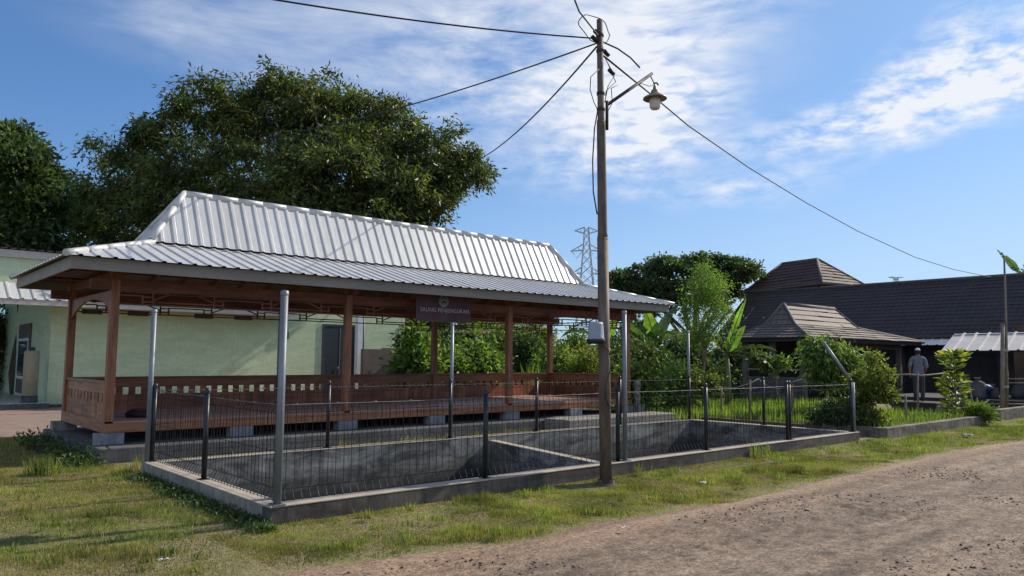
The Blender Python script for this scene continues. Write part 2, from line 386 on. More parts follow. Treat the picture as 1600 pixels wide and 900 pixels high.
wisp = ramp(nt, noise(nt, smap(16, (3.2, 11, 1)), 1.6, 9, .6, .35), [(.32, 0), (.80, 1)])
puff = ramp(nt, noise(nt, smap(14, (15, 38, 1)), 1.5, 10, .62, .15), [(.36, 0), (.66, 1)])
rip = ramp(nt, noise(nt, smap(8, (16, 58, 1)), 1.3, 5, .5, .35), [(.34, .05), (.66, 1)])
strokes = [  # direction (azimuth, elevation), half length, half width (radians), tilt, amount, kind
    (0.330, 0.383, .30, .05, -16, .85, wisp), (0.648, 0.397, .34, .10, -10, .95, wisp), (0.856, 0.422, .22, .075, 0, 1.25, wisp), (0.990, 0.438, .13, .035, 8, 1.5, wisp), (0.787, 0.347, .16, .07, -8, .8, wisp),
    (0.902, 0.343, .095, .068, -4, 1.6, rip), (0.770, 0.328, .22, .06, -10, .85, puff), (0.889, 0.297, .10, .04, 0, .6, rip),
    (1.237, 0.305, .14, .034, 18, 1.9, puff), (1.307, 0.311, .11, .034, 15, 1.5, puff), (1.263, 0.294, .12, .026, 12, .8, rip), (1.088, 0.279, .08, .02, 10, 1.2, puff), (1.266, 0.368, .10, .024, 26, 1.1, puff), (0.998, 0.215, .07, .017, 8, 1.2, puff),
    (0.847, 0.248, .12, .03, 5, .8, puff), (1.079, 0.215, .06, .018, 10, .7, puff), (0.888, 0.214, .03, .01, 0, .6, puff),
    (0.630, 0.437, .3, .05, -6, .6, wisp), (2.3, .55, .6, .25, 10, 1.2, wisp), (-.9, .45, .6, .15, -10, .8, wisp), (-2.4, .6, .9, .4, 5, 2.6, wisp), (-2.6, .35, .8, .25, 5, 1.8, puff), (-1.6, .6, .6, .3, 5, 1.8, wisp)]  # out-of-view clouds here are added to brighten the shaded fronts
tot = None
for a, e_, hl, hw, tilt, amt, tex in strokes:
    m = N(nt, 'ShaderNodeMapping', vector_type='TEXTURE')
    m.inputs['Location'].default_value = (a, e_, 0); m.inputs['Rotation'].default_value = (0, 0, R(tilt)); m.inputs['Scale'].default_value = (hl * 1.5, hw * 1.7, 1)
    nt.links.new(V, m.inputs[0])
    g = N(nt, 'ShaderNodeTexGradient', gradient_type='SPHERICAL'); nt.links.new(m.outputs[0], g.inputs[0])
    k = mth(nt, 'MULTIPLY', mth(nt, 'MULTIPLY', mth(nt, 'POWER', g.outputs['Fac'], .9), amt), tex)
    tot = k if tot is None else mth(nt, 'ADD', tot, k)
veil = N(nt, 'ShaderNodeMapRange'); veil.interpolation_type = 'SMOOTHSTEP'; nt.links.new(el, veil.inputs[0])
veil.inputs[1].default_value = 0; veil.inputs[2].default_value = .33; veil.inputs[3].default_value = .62; veil.inputs[4].default_value = 0
azr = N(nt, 'ShaderNodeMapRange'); azr.interpolation_type = 'SMOOTHSTEP'; nt.links.new(mth(nt, 'ABSOLUTE', mth(nt, 'SUBTRACT', az, 1.6)), azr.inputs[0])   # paler towards the sun's side
azr.inputs[1].default_value = .1; azr.inputs[2].default_value = 1.5; azr.inputs[3].default_value = 1; azr.inputs[4].default_value = .22
skyb = mix(nt, 1.0, sky.outputs[0], (.42, .70, 1.02), 'MULTIPLY')
skyb = mix(nt, mth(nt, 'MULTIPLY', azr.outputs[0], .46), skyb, (3.3, 4.7, 6.5))
skyc = mix(nt, mth(nt, 'MULTIPLY', veil.outputs[0], azr.outputs[0]), skyb, (4.9, 5.8, 7.0))
cl = mix(nt, mth(nt, 'MULTIPLY', mth(nt, 'POWER', mth(nt, 'MULTIPLY', tot, .70, True), 1.2), .93, True), skyc, (6.9, 7.1, 7.5))
nt.links.new(cl, bg.inputs[0])

# ------------------------------------------------------------------ ground, road
from mathutils import noise as mn
def sm(t): t = max(0, min(1, t)); return t * t * (3 - 2 * t)
def gz(x, y):
    z = -.055 * sm(-y / .35) * sm((x + .6) / 1.6)
    if -8 < x < 30 and -8 < y < 14: z += .012 * (mn.noise((x * 1.1, y * 1.1, 3)) - .1) * (0 if (12.4 > x > -.05 and y > -.05) else 1)
    return z
def lines(a, b, n): return [a + (b - a) * i / n for i in range(n + 1)]
EDGE = [(-14, -1.5), (-3, -1.6), (-.6, -1.58), (.6, -1.66), (1.6, -1.7), (3.8, -1.8), (4.9, -1.92), (8.6, -1.77), (11.4, -1.68), (14.3, -1.8), (17, -2.1), (22, -2.3), (60, -2.4)]
def edge(x):
    for (a, ya), (b, yb) in zip(EDGE, EDGE[1:]):
        if x <= b: e = ya + (yb - ya) * (x - a) / (b - a); break
    else: e = -2.4
    return e + .16 * mn.noise((x * .9, 1, 0)) + .07 * mn.noise((x * 4.1, 5, 0))
xs = [-700, -300, -120, -50, -25, -14] + lines(-8, 0, 40) + lines(0, 12.42, 40)[1:] + lines(12.42, 30, 50)[1:] + [40, 60, 120, 300, 700]
ys = [-700, -300, -120, -50, -20, -10, -6, -4.5, -3.5] + lines(-3, 0, 22) + lines(0, 4.147, 10)[1:] + lines(4.147, 14, 26)[1:] + [18, 24, 34, 60, 120, 300, 900]
mb = MB(); idx = {}
for j, y in enumerate(ys):
    for i, x in enumerate(xs): idx[i, j] = len(mb.v); mb.v.append((x, y, gz(x, y)))
for j in range(len(ys) - 1):
    for i in range(len(xs) - 1):
        cx, cy = (xs[i] + xs[i + 1]) / 2, (ys[j] + ys[j + 1]) / 2
        if .0 < cx < 12.42 and 0 < cy < 4.147: continue
        mb.f.append((idx[i, j], idx[i + 1, j], idx[i + 1, j + 1], idx[i, j + 1])); mb.sm.append(True)
def groundmat():
    m, nt, b, _ = nodes('turf_and_soil')
    v = coord(nt); n1 = noise(nt, v, .75, 8, .68, .4); n2 = noise(nt, v, 7, 6, .7); n3 = noise(nt, v, 70, 3, .7)
    col = ramp(nt, mth(nt, 'ADD', mth(nt, 'MULTIPLY', n1, .65), mth(nt, 'MULTIPLY', n2, .4)),
               [(.36, (.33, .225, .14)), (.45, (.27, .205, .105)), (.54, (.21, .19, .072)), (.66, (.15, .16, .05))])
    col = mix(nt, .85, col, ramp(nt, n3, [(.34, .3), (.5, .95), (.66, 1.5)]), 'MULTIPLY')
    col = mix(nt, .6, col, ramp(nt, noise(nt, v, 22, 4, .7), [(.36, .5), (.64, 1.3)]), 'MULTIPLY')
    nt.links.new(col, b.inputs['Base Color']); b.inputs['Roughness'].default_value = .95
    bump(nt, b, mix(nt, .5, n2, n3), .02, .8); return m
mb.v = [(x, y, z - .16 * sm((edge(x) - .12 - y) / .35)) for x, y, z in mb.v]
tag(mb.build('ground', groundmat()), kind='structure')

def road_h(x, y, d):
    f = sm(d / .5)
    h = .05 * mn.noise((x * .35, y * .5, 7)) + .028 * mn.noise((x * 1.4, y * 1.6, 2))
    p = mn.noise((x * 3.1, y * 3.6, 9)); h += .028 * (max(0, p) ** 1.3) + .014 * mn.noise((x * .5, y * 5.5, 15))
    q = mn.noise((x * 9, y * 9, 4)); h += .017 * q + .016 * mn.noise((x * 19, y * 19, 1))
    s = mn.noise((x * .8 + 3, y * .9, 12)); return f * (h * (.25 + 1.7 * max(0, s + .25)) * .8 - .03 * max(0, math.cos((d - 1.5) * 2.2) ** 3))
mb = MB()
rx = [-14, -10, -6, -4, -3] + lines(-2.2, 9, 250) + lines(9, 18, 120)[1:] + lines(18, 26, 40)[1:] + [30, 36, 45, 60]
rd = lines(0, 3.2, 80) + lines(3.2, 5.2, 26)[1:] + [5.6, 6.4, 7.5, 10, 14]
for x in rx:
    e = edge(x)
    for d in rd:
        y = e - d; mb.v.append((x, y, gz(x, min(y, -.4)) + .006 + (road_h(x, y, d) if -4 < x < 27 and d < 6 else 0) - (.03 if d == 0 else 0)))
nd = len(rd)
mb.f = [(i * nd + j, i * nd + j + 1, (i + 1) * nd + j + 1, (i + 1) * nd + j) for i in range(len(rx) - 1) for j in range(nd - 1)]
mb.sm = [True] * len(mb.f)
def roadmat():
    m, nt, b, _ = nodes('broken_dirt_road')
    v = coord(nt); n1 = noise(nt, v, .9, 9, .7, .5); n2 = noise(nt, coord(nt, (1, 1.4, 1)), 5, 8, .75, .3); n3 = noise(nt, v, 45, 4, .75)
    sxx = N(nt, 'ShaderNodeSeparateXYZ'); nt.links.new(v, sxx.inputs[0])
    mr = N(nt, 'ShaderNodeMapRange'); nt.links.new(mth(nt, 'ADD', sxx.outputs[1], mth(nt, 'MULTIPLY', n1, 1.1)), mr.inputs[0])
    mr.inputs[1].default_value = -2.2; mr.inputs[2].default_value = -1.35
    grey = ramp(nt, n2, [(.36, (.125, .085, .06)), (.5, (.265, .188, .13)), (.66, (.38, .275, .19))])
    sand = ramp(nt, n2, [(.35, (.27, .168, .105)), (.65, (.38, .255, .165))])
    patch = ramp(nt, noise(nt, coord(nt, (.45, 1.0, 1)), .9, 5, .6, .6), [(.42, 0), (.58, 1)])
    grey = mix(nt, mth(nt, 'MULTIPLY', patch, .65), grey, mix(nt, .8, grey, (.66, .64, .62), 'MULTIPLY'))
    col = mix(nt, mr.outputs[0], grey, sand)
    rut = ramp(nt, noise(nt, coord(nt, (.12, 2.4, 1)), 1.2, 4, .5, .3), [(.35, .62), (.5, 1), (.68, 1.3)])
    col = mix(nt, .7, col, rut, 'MULTIPLY')
    vo = N(nt, 'ShaderNodeTexVoronoi'); vo.inputs['Scale'].default_value = 15; nt.links.new(coord(nt, (1, 1, .2)), vo.inputs['Vector'])
    spk = mth(nt, 'MULTIPLY', ramp(nt, vo.outputs['Distance'], [(.18, 1), (.30, 0)]), ramp(nt, n1, [(.42, 1), (.60, .08)]))
    col = mix(nt, mth(nt, 'MULTIPLY', spk, .75), col, (.055, .048, .045))
    pale = ramp(nt, noise(nt, coord(nt, (.6, 2.2, 1)), 1.3, 7, .7, .8), [(.62, 0), (.7, .55)])
    col = mix(nt, pale, col, (.37, .30, .23))
    n4 = noise(nt, coord(nt, (1, 1.6, 1)), 17, 5, .7)
    col = mix(nt, .75, col, ramp(nt, n4, [(.36, .45), (.5, 1), (.64, 1.3)]), 'MULTIPLY')
    col = mix(nt, .75, col, ramp(nt, n3, [(.34, .3), (.5, .95), (.66, 1.5)]), 'MULTIPLY')
    nt.links.new(col, b.inputs['Base Color']); b.inputs['Roughness'].default_value = .92
    bump(nt, b, mix(nt, .5, n2, n3), .03, .9); return m
tag(mb.build('dirt_road', roadmat()), kind='structure')

# loose gravel lying on the road (uncountable)
rng = np.random.default_rng(3)
n = 26000; gx = rng.uniform(-1.5, 20, n); gd = rng.uniform(.25, 5.2, n) ** 1.0
keep = np.array([mn.noise((x * .7, d * .8, 20)) > .12 for x, d in zip(gx, gd)]); gx, gd = gx[keep], gd[keep]; n = len(gx)
gp = np.array([(x, edge(x) - d, 0) for x, d in zip(gx, gd)]); gp[:, 2] = [gz(p[0], min(p[1], -.4)) + .008 + road_h(p[0], p[1], d) for p, d in zip(gp, gd)]
s = (.004 + .017 * rng.random(n) ** 6)[:, None]
oc = np.array([(1, 0, 0), (0, 1, 0), (-1, 0, 0), (0, -1, 0), (0, 0, .7), (0, 0, -.5)])
gv = gp[:, None, :] + oc[None] * s[:, None, :] * rng.uniform(.6, 1.4, (n, 6, 1))
tag(npmesh('gravel', gv, 6, [(0, 1, 4), (1, 2, 4), (2, 3, 4), (3, 0, 4), (1, 0, 5), (2, 1, 5), (3, 2, 5), (0, 3, 5)], m_rock), kind='stuff', label='loose dark gravel scattered over the dirt road', cat='gravel')

# brick terrace in front of the green building
mb = MB(); mb.box(-6, 1.9, 10.6, 17.3, -.02, .02); mb.box(-6, 12, 17.3, 19.9, -.02, .03)
def brickmat():
    m, nt, b, _ = nodes('terrace_bricks')
    br = N(nt, 'ShaderNodeTexBrick'); br.inputs['Scale'].default_value = 4.2; nt.links.new(coord(nt), br.inputs['Vector'])
    br.inputs['Color1'].default_value = (.31, .21, .16, 1); br.inputs['Color2'].default_value = (.24, .17, .13, 1); br.inputs['Mortar'].default_value = (.2, .15, .12, 1); br.inputs['Mortar Size'].default_value = .015
    col = mix(nt, .5, br.outputs[0], ramp(nt, noise(nt, coord(nt), 1.3, 7, .7), [(.3, .6), (.7, 1.3)]), 'MULTIPLY')
    nt.links.new(col, b.inputs['Base Color']); b.inputs['Roughness'].default_value = .9; return m
tag(mb.build('brick_path', brickmat()), kind='structure')

# ------------------------------------------------------------------ fish pond basin
W_ = .2; LX, LY = 12.42, 4.147; ZW = .18
pond = empty('concrete_pond', (6.2, 2.07, -.9), 'long empty cement fish pond with low stained rim wall beside the grass verge', 'pond')
def wallpart(boxes, mat, coping):
    mb = MB()
    for b in boxes: mb.box(*b)
    o = mb.build('rim_wall', mat, pond, bevel=.008)
    mc = MB()
    for b in coping: mc.box(*b)
    mc.build('coping', m_pooltop, o, bevel=.006); return o
T = ZW - .016
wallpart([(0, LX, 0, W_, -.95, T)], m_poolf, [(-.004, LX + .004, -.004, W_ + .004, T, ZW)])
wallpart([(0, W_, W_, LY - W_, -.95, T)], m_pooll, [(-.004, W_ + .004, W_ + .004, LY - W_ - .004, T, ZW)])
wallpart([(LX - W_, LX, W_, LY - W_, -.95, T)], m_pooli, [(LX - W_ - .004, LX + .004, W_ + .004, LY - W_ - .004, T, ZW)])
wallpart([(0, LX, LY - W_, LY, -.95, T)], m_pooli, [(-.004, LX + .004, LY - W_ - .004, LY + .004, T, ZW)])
mb = MB(); a, b = Vector((5.19, .21, 0)), Vector((6.02, 3.94, 0)); sd = Vector((.976, -.217, 0)) * .07
mb.add([p + q + Vector((0, 0, z)) for z in (-.94, .085) for p, q in ((a, -sd), (a, sd), (b, sd), (b, -sd))], [(0, 3, 2, 1), (4, 5, 6, 7), (0, 1, 5, 4), (1, 2, 6, 5), (2, 3, 7, 6), (3, 0, 4, 7)])
pt = mb.build('partition_wall', m_pooli, pond)
mc = MB(); s2 = sd * 1.04
mc.add([p + q + Vector((0, 0, z)) for z in (.085, .1) for p, q in ((a, -s2), (a, s2), (b, s2), (b, -s2))], [(0, 3, 2, 1), (4, 5, 6, 7), (0, 1, 5, 4), (1, 2, 6, 5), (2, 3, 7, 6), (3, 0, 4, 7)])
mc.build('coping', m_pooltop, pt)
mb = MB(); mb.box(W_ - .05, LX - W_ + .05, W_ - .05, LY - W_ + .05, -.98, -.85); mb.build('pond_floor', m_poolfloor, pond)

# ------------------------------------------------------------------ wire fence round the pond
fence = empty('wire_fence', (6.2, 2.07, ZW), 'black welded wire mesh fence with short round posts standing on the pond rim', 'fence')
FH = 1.02
x0, x1, y0, y1 = .1, LX - .1, .1, LY - .1
XF = [.1, 2.72, 5.13, 7.26, 9.77, 12.32]; YF = [.1, 2.07, LY - .1]
mp = MB(); mp.tube([(0, 0, 0), (0, 0, FH)], .03, 12); mp.lathe((0, 0, FH), [(.034, -.03), (.034, .0), (.03, .02), (.018, .034), (0.001, .04)], 12); mp.box(-.055, .055, -.055, .055, 0, .008)
pproto = None
def fpost(x, y):
    global pproto
    if pproto is None:
        pproto = mp.build('fence_post', m_black, None); o = pproto
    else: o = pproto.copy(); COL.objects.link(o)
    o.parent = fence; o.location = (x - 6.2, y - 2.07, 0)
for x in XF: fpost(x, y0)
fpost(9.9, y0 + .02)
for x in XF: fpost(x, y1)
for x in (x0, x1): fpost(x, YF[1])
def panel(a, b):
    a, b = Vector((a[0], a[1], 0)), Vector((b[0], b[1], 0)); L = (b - a).length; d = (b - a) / L; nrm = Vector((-d.y, d.x, 0))
    if nrm.dot(Vector((6.2, 2.07, 0)) - a) < 0: nrm = -nrm
    mb = MB(); n = int(L / .088); prof = [(.015, 0), (.03, 0), (.125, .05), (.16, .0), (.87, .0), (.93, .03), (.96, 0), (.985, 0)]
    for k in range(1, n):
        p = a + d * (L * k / n + rnd.uniform(-.003, .003))
        mb.tube([p + nrm * o + Vector((0, 0, ZW + z)) for z, o in prof], .0033, 4, False)
    for z, o, r in ((.03, 0, .003), (.125, .05, .003), (.5, 0, .0024), (.87, 0, .003)):
        mb.tube([a + nrm * (o - .005) + Vector((0, 0, ZW + z)), b + nrm * (o - .005) + Vector((0, 0, ZW + z))], r, 4, False)
    n0 = len(mb.f)
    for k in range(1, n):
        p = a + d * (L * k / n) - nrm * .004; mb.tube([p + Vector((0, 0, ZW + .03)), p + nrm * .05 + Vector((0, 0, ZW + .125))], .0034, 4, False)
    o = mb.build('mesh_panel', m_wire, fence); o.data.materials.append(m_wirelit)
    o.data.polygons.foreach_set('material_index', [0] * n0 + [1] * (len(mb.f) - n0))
    mt = MB(); sag = [Vector((0, 0, ZW + .955 - .006 * math.sin(math.pi * t))) + a + d * L * t - nrm * .006 + Vector((0, 0, rnd.uniform(-.004, .004))) for t in [i / 9 for i in range(10)]]
    mt.tube(sag, .0034, 4, False)
    for k in range(2, n, 5):
        p = a + d * (L * k / n) + Vector((0, 0, ZW + .95)); mt.tube([p - d * .02, p + Vector((0, 0, .012)), p + d * .02], .0045, 4, False)
    mt.build('top_wire', m_wirelit, o)

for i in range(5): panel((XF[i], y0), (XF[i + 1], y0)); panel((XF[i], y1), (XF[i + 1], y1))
for x in (x0, x1):
    for i in range(2): panel((x, YF[i]), (x, YF[i + 1]))

# tall galvanised poles behind the fence posts
def gpole(x, y, top, label, r=.032, lean=(0, 0), bent=None):
    e = empty('steel_pole', (x, y, ZW), label, 'pole', 'galvanised steel poles round the fish pond')
    mb = MB(); t = (x + lean[0], y + lean[1], top)
    mb.tube([(x, y, ZW), t], r, 14)
    mb.build('shaft', m_galv, e)
    if bent:
        mb = MB(); mb.tube([(t[0], t[1], top - .03), bent], r * .9, 12); mb.build('bent_arm', m_galv, e)
    else:
        mb = MB(); mb.lathe((t[0], t[1], top), [(r * 1.12, -.035), (r * 1.12, .004), (r * .6, .012), (.001, .014)], 14); mb.build('cap', m_galv, e)
    mb = MB(); mb.box(x - .06, x + .06, y - .06, y + .06, ZW, ZW + .01); mb.build('base_plate', m_galv, e)
gpole(.09, .05, 2.25, 'tall galvanised pole on the near left corner of the pond rim', .036)
gpole(.04, LY - .09, 2.24, 'galvanised pole on the far left corner of the pond, by the pavilion end', .034)
gpole(5.24, .06, 2.29, 'galvanised pole just right of the weathered utility pole')
gpole(5.19, LY - .05, 2.24, 'galvanised pole on the back rim below the maroon banner')
gpole(12.36, LY - .06, 2.30, 'galvanised pole on the far right corner near the feathery tree')
gpole(12.36, .08, 1.17, 'short galvanised pole with its top arm bent over sideways at the near right pond corner', .036, bent=(12.006, 0.500, 1.995))

# ------------------------------------------------------------------ plinth, step, pavilion
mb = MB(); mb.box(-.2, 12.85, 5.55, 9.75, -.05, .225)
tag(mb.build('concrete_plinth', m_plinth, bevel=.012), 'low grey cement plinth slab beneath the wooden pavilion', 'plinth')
mb = MB(); mb.box(8.9, 12.75, 4.75, 5.54, -.05, .27)
tag(mb.build('concrete_step', m_step, bevel=.012), 'pale cement step slab along the right end of the plinth front', 'step')

pv = empty('wooden_pavilion', (6.34, 7.726, .225), 'open red timber pavilion with silver two tier metal roof and slotted railings', 'pavilion')
PX = [.06, 4.247, 8.433, 12.62]; YF_, YB_ = 6.246, 9.206
mb = MB(); mb.box(-.065, .065, -.065, .065, .4, 3.0)
pp = None
for x in PX:
    for y in (YF_, YB_):
        if pp is None: pp = mb.build('post', m_wood, None, bevel=.006); o = pp
        else: o = pp.copy(); COL.objects.link(o)
        o.parent = pv; o.location = Vector((x, y, 0)) - Vector((6.34, 7.726, .225))
mb = MB(); mb.box(-.2, .2, -.12, .12, .226, .398); fp = None
for x in [.06 + 2.0933 * k for k in range(7)]:
    for y in (YF_ - .02, YB_):
        if fp is None: fp = mb.build('footing_block', m_block, None, bevel=.006); o = fp
        else: o = fp.copy(); COL.objects.link(o)
        o.parent = pv; o.location = Vector((x + rnd.uniform(-.04, .04), y, 0)) - Vector((6.34, 7.726, .225))
mb = MB(); mb.box(-.005, 12.685, YF_ - .105, YF_ - .066, .4, .545); mb.build('front_beam', m_beam, pv, bevel=.004)
mb = MB(); mb.box(.126, 12.55, YB_ + .066, YB_ + .105, .4, .545); mb.box(.126, 12.55, 7.6, 7.7, .4, .5); mb.build('joist', m_under, pv)
mb = MB(); y = YF_ - .065
while y < YB_ + .06:
    mb.box(.0, 12.68, y, min(y + .112, YB_ + .065), .546, .572 + rnd.uniform(-.001, .001)); y += .116
mb.build('deck', m_deck, pv)
def railing(a, b, mat, slot=.105, pitch=.23):
    """boards with a row of square holes, from a to b"""
    a, b = Vector((a[0], a[1], 0)), Vector((b[0], b[1], 0)); L = (b - a).length; d = (b - a) / L; ax = abs(d.x) > .5
    mb = MB()
    def slab(s0, s1, z0, z1, t=.014):
        p, q = a + d * s0, a + d * s1
        if ax: mb.box(min(p.x, q.x), max(p.x, q.x), a.y - t, a.y + t, z0, z1)
        else: mb.box(a.x - t, a.x + t, min(p.y, q.y), max(p.y, q.y), z0, z1)
    n = max(1, round(L / .14))
    for k in range(n):      # lower vertical boards, tight with shadow joints
        slab(L * k / n + .002, L * (k + 1) / n - .002, .573, .86, .013 + .002 * (k % 2))
    slab(0, L, 1.0, 1.165)
    m = int(L / pitch); s = (L - m * pitch) / 2
    slab(0, s, .861, .999)
    for k in range(m + 1):
        c = s + k * pitch; slab(max(0, c), min(L, c + pitch - slot), .861, .999)
    slab(0, L, 1.166, 1.206, .05)
    return mb.build('railing', mat, pv)
for i in range(3): railing((PX[i] + .068, YB_), (PX[i + 1] - .068, YB_), m_woodx)
railing((PX[3], YF_ + .068), (PX[3], YB_ - .068), m_woodx)
ro = railing((PX[0], YF_ + .068), (PX[0], YB_ - .068), m_woody, .09, .24)
mb = MB(); mb.box(-.005, .02, YF_ + .068, YB_ - .068, .4, .57); mb.build('side_beam', m_woody, pv)
# upper beams
mb = MB()
mb.box(-.3, 12.98, YF_ - .05, YF_ + .05, 2.66, 2.82); mb.build('head_beam', m_under, pv)
mb = MB(); mb.box(-.3, 12.98, YB_ - .05, YB_ + .05, 2.66, 2.82); mb.build('head_beam', m_under, pv)
for x in (PX[0], PX[3]):
    mb = MB(); mb.box(x - .05, x + .05, YF_ - .3, YB_ + .3, 2.821, 2.95); mb.build('head_beam', m_under, pv)
for x in PX[1:3]:
    mb = MB(); mb.box(x - .05, x + .05, YF_ - .3, YB_ + .3, 2.821, 2.95); mb.build('tie_beam', m_under, pv)
def fret(a, b):
    """fretwork frieze: top and bottom rails, stepped verticals and a flat arch per module"""
    a, b = Vector(a), Vector(b); L = (b - a).length; d = (b - a) / L; mb = MB(); t = .026
    P = lambda s, z: a + d * s + Vector((0, 0, z))
    B = lambda s0, z0, s1, z1: mb.bar(P(s0, z0), P(s1, z1), t, t * .9)
    zt, zb, zm = 2.645, 2.44, 2.525
    B(0, zb, L, zb); B(0, zt, L, zt)
    n = max(1, round(L / 2.05)); w = L / n
    for k in range(n):
        s = w * k; c = s + w / 2
        for g in (-1, 1):
            B(c + g * .50, zb, c + g * .50, zt); B(c + g * .66, zb, c + g * .66, zt - .06)
            B(c + g * .50, zm, c + g * .22, zt - .01)
            B(c + g * .50, zt - .075, c + g * .66, zt - .075); B(c + g * .66, zm + .06, c + g * (w / 2), zm + .06)
        B(c - .66, zm - .035, c + .66, zm - .035); B(c - .22, zt - .012, c + .22, zt - .012)
    return mb.build('fretwork', m_under, pv)
for y in (YF_, YB_):
    for i in range(3): fret((PX[i] + .066, y, 0), (PX[i + 1] - .066, y, 0))
fret((PX[3], YF_ + .066, 0), (PX[3], YB_ - .066, 0))
# arched bracket boards across the left end
mb = MB(); n = 16; yy = [YF_ + .066 + (YB_ - YF_ - .132) * k / n for k in range(n + 1)]
zz = [2.28 + .3 * math.sin(math.pi * k / n) ** .7 for k in range(n + 1)]
for k in range(n):
    q = [(PX[0] - .02, yy[k], zz[k]), (PX[0] - .02, yy[k + 1], zz[k + 1]), (PX[0] - .02, yy[k + 1], 2.66), (PX[0] - .02, yy[k], 2.66)]
    mb.add(q + [(p[0] + .04, p[1], p[2]) for p in q], [(0, 3, 2, 1), (4, 5, 6, 7), (0, 1, 5, 4), (1, 2, 6, 5), (2, 3, 7, 6), (3, 0, 4, 7)])
mb.build('arched_board', m_wood, pv)

# two tier roof of ribbed metal sheet
EX0, EX1, EY0, EY1, EZ = -.83, 13.53, 5.36, 10.09, 3.07
BX0, BX1, BY0, BY1, BZ = .884, 11.804, 7.214, 8.238, 3.606
RX0, RX1, RY, RZ = 1.54, 11.148, 7.726, 4.686
def ribbed(mb, A, Bq, pitch, rib, h, over=0):
    """ribbed sheet on a slope: A=(p0,p1) low edge, Bq=(q0,q1) high edge (parallel, shorter); ribs run up the slope and are cut by the hips"""
    p0, p1 = map(Vector, A); q0, q1 = map(Vector, Bq); u = (p1 - p0).normalized(); L = (p1 - p0).length
    s0, s1 = (q0 - p0).dot(u), (q1 - p0).dot(u); foot = p0 + u * s0; upv = q0 - foot
    nrm = u.cross(upv).normalized()
    if nrm.z < 0: nrm = -nrm
    def vmax(s):
        if s < s0: return max(0, s / s0) if s0 > 1e-6 else 1
        if s > s1: return max(0, (L - s) / (L - s1)) if L - s1 > 1e-6 else 1
        return 1
    pts = []; s = 0
    while s < L:
        pts += [(s, 0), (s + pitch - rib, 0), (s + pitch - rib * .78, h), (s + pitch - rib * .22, h)]; s += pitch
    pts = sorted([(min(a, L), b) for a, b in pts] + [(s0, 0), (s1, 0)]) ; vs = []
    for s, hh in pts:
        v = vmax(s); vs += [p0 + u * s + nrm * hh - upv.normalized() * over, p0 + u * s + upv * v + nrm * hh]
    return mb.add(vs, [(2 * i, 2 * i + 2, 2 * i + 3, 2 * i + 1) for i in range(len(pts) - 1)])
Er = [(EX0, EY0, EZ), (EX1, EY0, EZ), (EX1, EY1, EZ), (EX0, EY1, EZ)]
Br = [(BX0, BY0, BZ), (BX1, BY0, BZ), (BX1, BY1, BZ), (BX0, BY1, BZ)]
Rr = [(RX0, RY, RZ), (RX1, RY, RZ)]
mb = MB()
for i in range(4): j = (i + 1) % 4; ribbed(mb, (Er[i], Er[j]), (Br[i], Br[j]), .232, .075, .022, .02)
lower = mb.build('lower_roof', m_roof, pv)
mb = MB()
B2 = [(x + (-.06 if x < 5 else .06), y + (-.05 if y < 7.7 else .05), z + .03) for x, y, z in Br]
ribbed(mb, (B2[0], B2[1]), (Rr[0], Rr[1]), .232, .085, .023); ribbed(mb, (B2[2], B2[3]), (Rr[1], Rr[0]), .232, .085, .023)
ribbed(mb, (B2[1], B2[2]), (Rr[1], Rr[1]), .232, .085, .023); ribbed(mb, (B2[3], B2[0]), (Rr[0], Rr[0]), .232, .085, .023)
upper = mb.build('upper_roof', m_roof, pv)
def capping(a, b, parent, r=.085, seg=.5):
    """overlapping half round ridge caps"""
    a, b = Vector(a), Vector(b); L = (b - a).length; n = max(1, round(L / seg)); mb = MB()
    for k in range(n):
        p, q = a + (b - a) * k / n, a + (b - a) * min(1, (k + 1.12) / n); mb.tube([p, q], [r, r * .94], 12)
    return mb.build('ridge_cap', m_roof, parent)
capping(Rr[0], Rr[1], upper, .06)
for i in range(4):
    capping(Vector(Er[i]) + Vector((0, 0, .02)), Vector(Br[i]) + Vector((0, 0, .03)), lower, .052)
    capping(Vector(B2[i]) + Vector((0, 0, .03)), Vector(Rr[0 if i in (0, 3) else 1]) + Vector((0, 0, .02)), upper, .055)
# fascia boards
f0, f1, g0, g1 = -.74, 13.42, 5.446, 10.006
for bx_ in ((f0, f1, g0, g0 + .03), (f0, f1, g1 - .03, g1), (f0, f0 + .03, g0 + .03, g1 - .03), (f1 - .03, f1, g0 + .03, g1 - .03)):
    mb = MB(); mb.box(bx_[0], bx_[1], bx_[2], bx_[3], 2.874, 3.062); mb.build('fascia_board', m_fascia, pv, bevel=.003)
# rafters and battens under the sheet
mb = MB()
for x in [.3 + .62 * k for k in range(20)]:
    for (ya, yb) in ((g0 + .04, BY0), (g1 - .04, BY1)):
        xa = x; mb.bar((xa, ya, 2.98), (min(max(xa, BX0 + .1), BX1 - .1), yb, BZ - .06), .05, .09)
for y in [5.9 + .6 * k for k in range(7)]:
    for xa, xb in ((f0 + .04, BX0), (f1 - .04, BX1)): mb.bar((xa, y, 2.985), (xb, min(max(y, BY0), BY1), BZ - .06), .05, .09)
mb.build('rafter', m_under, pv)
mb = MB()
for t in (.15, .4, .65, .9):
    z = 3.0 + (BZ - 3.0) * t; y = g0 + (BY0 - g0) * t; y2 = g1 + (BY1 - g1) * t; xa = f0 + (BX0 - f0) * t; xb = f1 + (BX1 - f1) * t
    mb.bar((xa, y, z), (xb, y, z), .05, .03); mb.bar((xa, y2, z), (xb, y2, z), .05, .03); mb.bar((xa, y, z), (xa, y2, z), .05, .03); mb.bar((xb, y, z), (xb, y2, z), .05, .03)
mb.build('batten', m_under, pv)
mb = MB(); dz = Vector((0, 0, -.035))
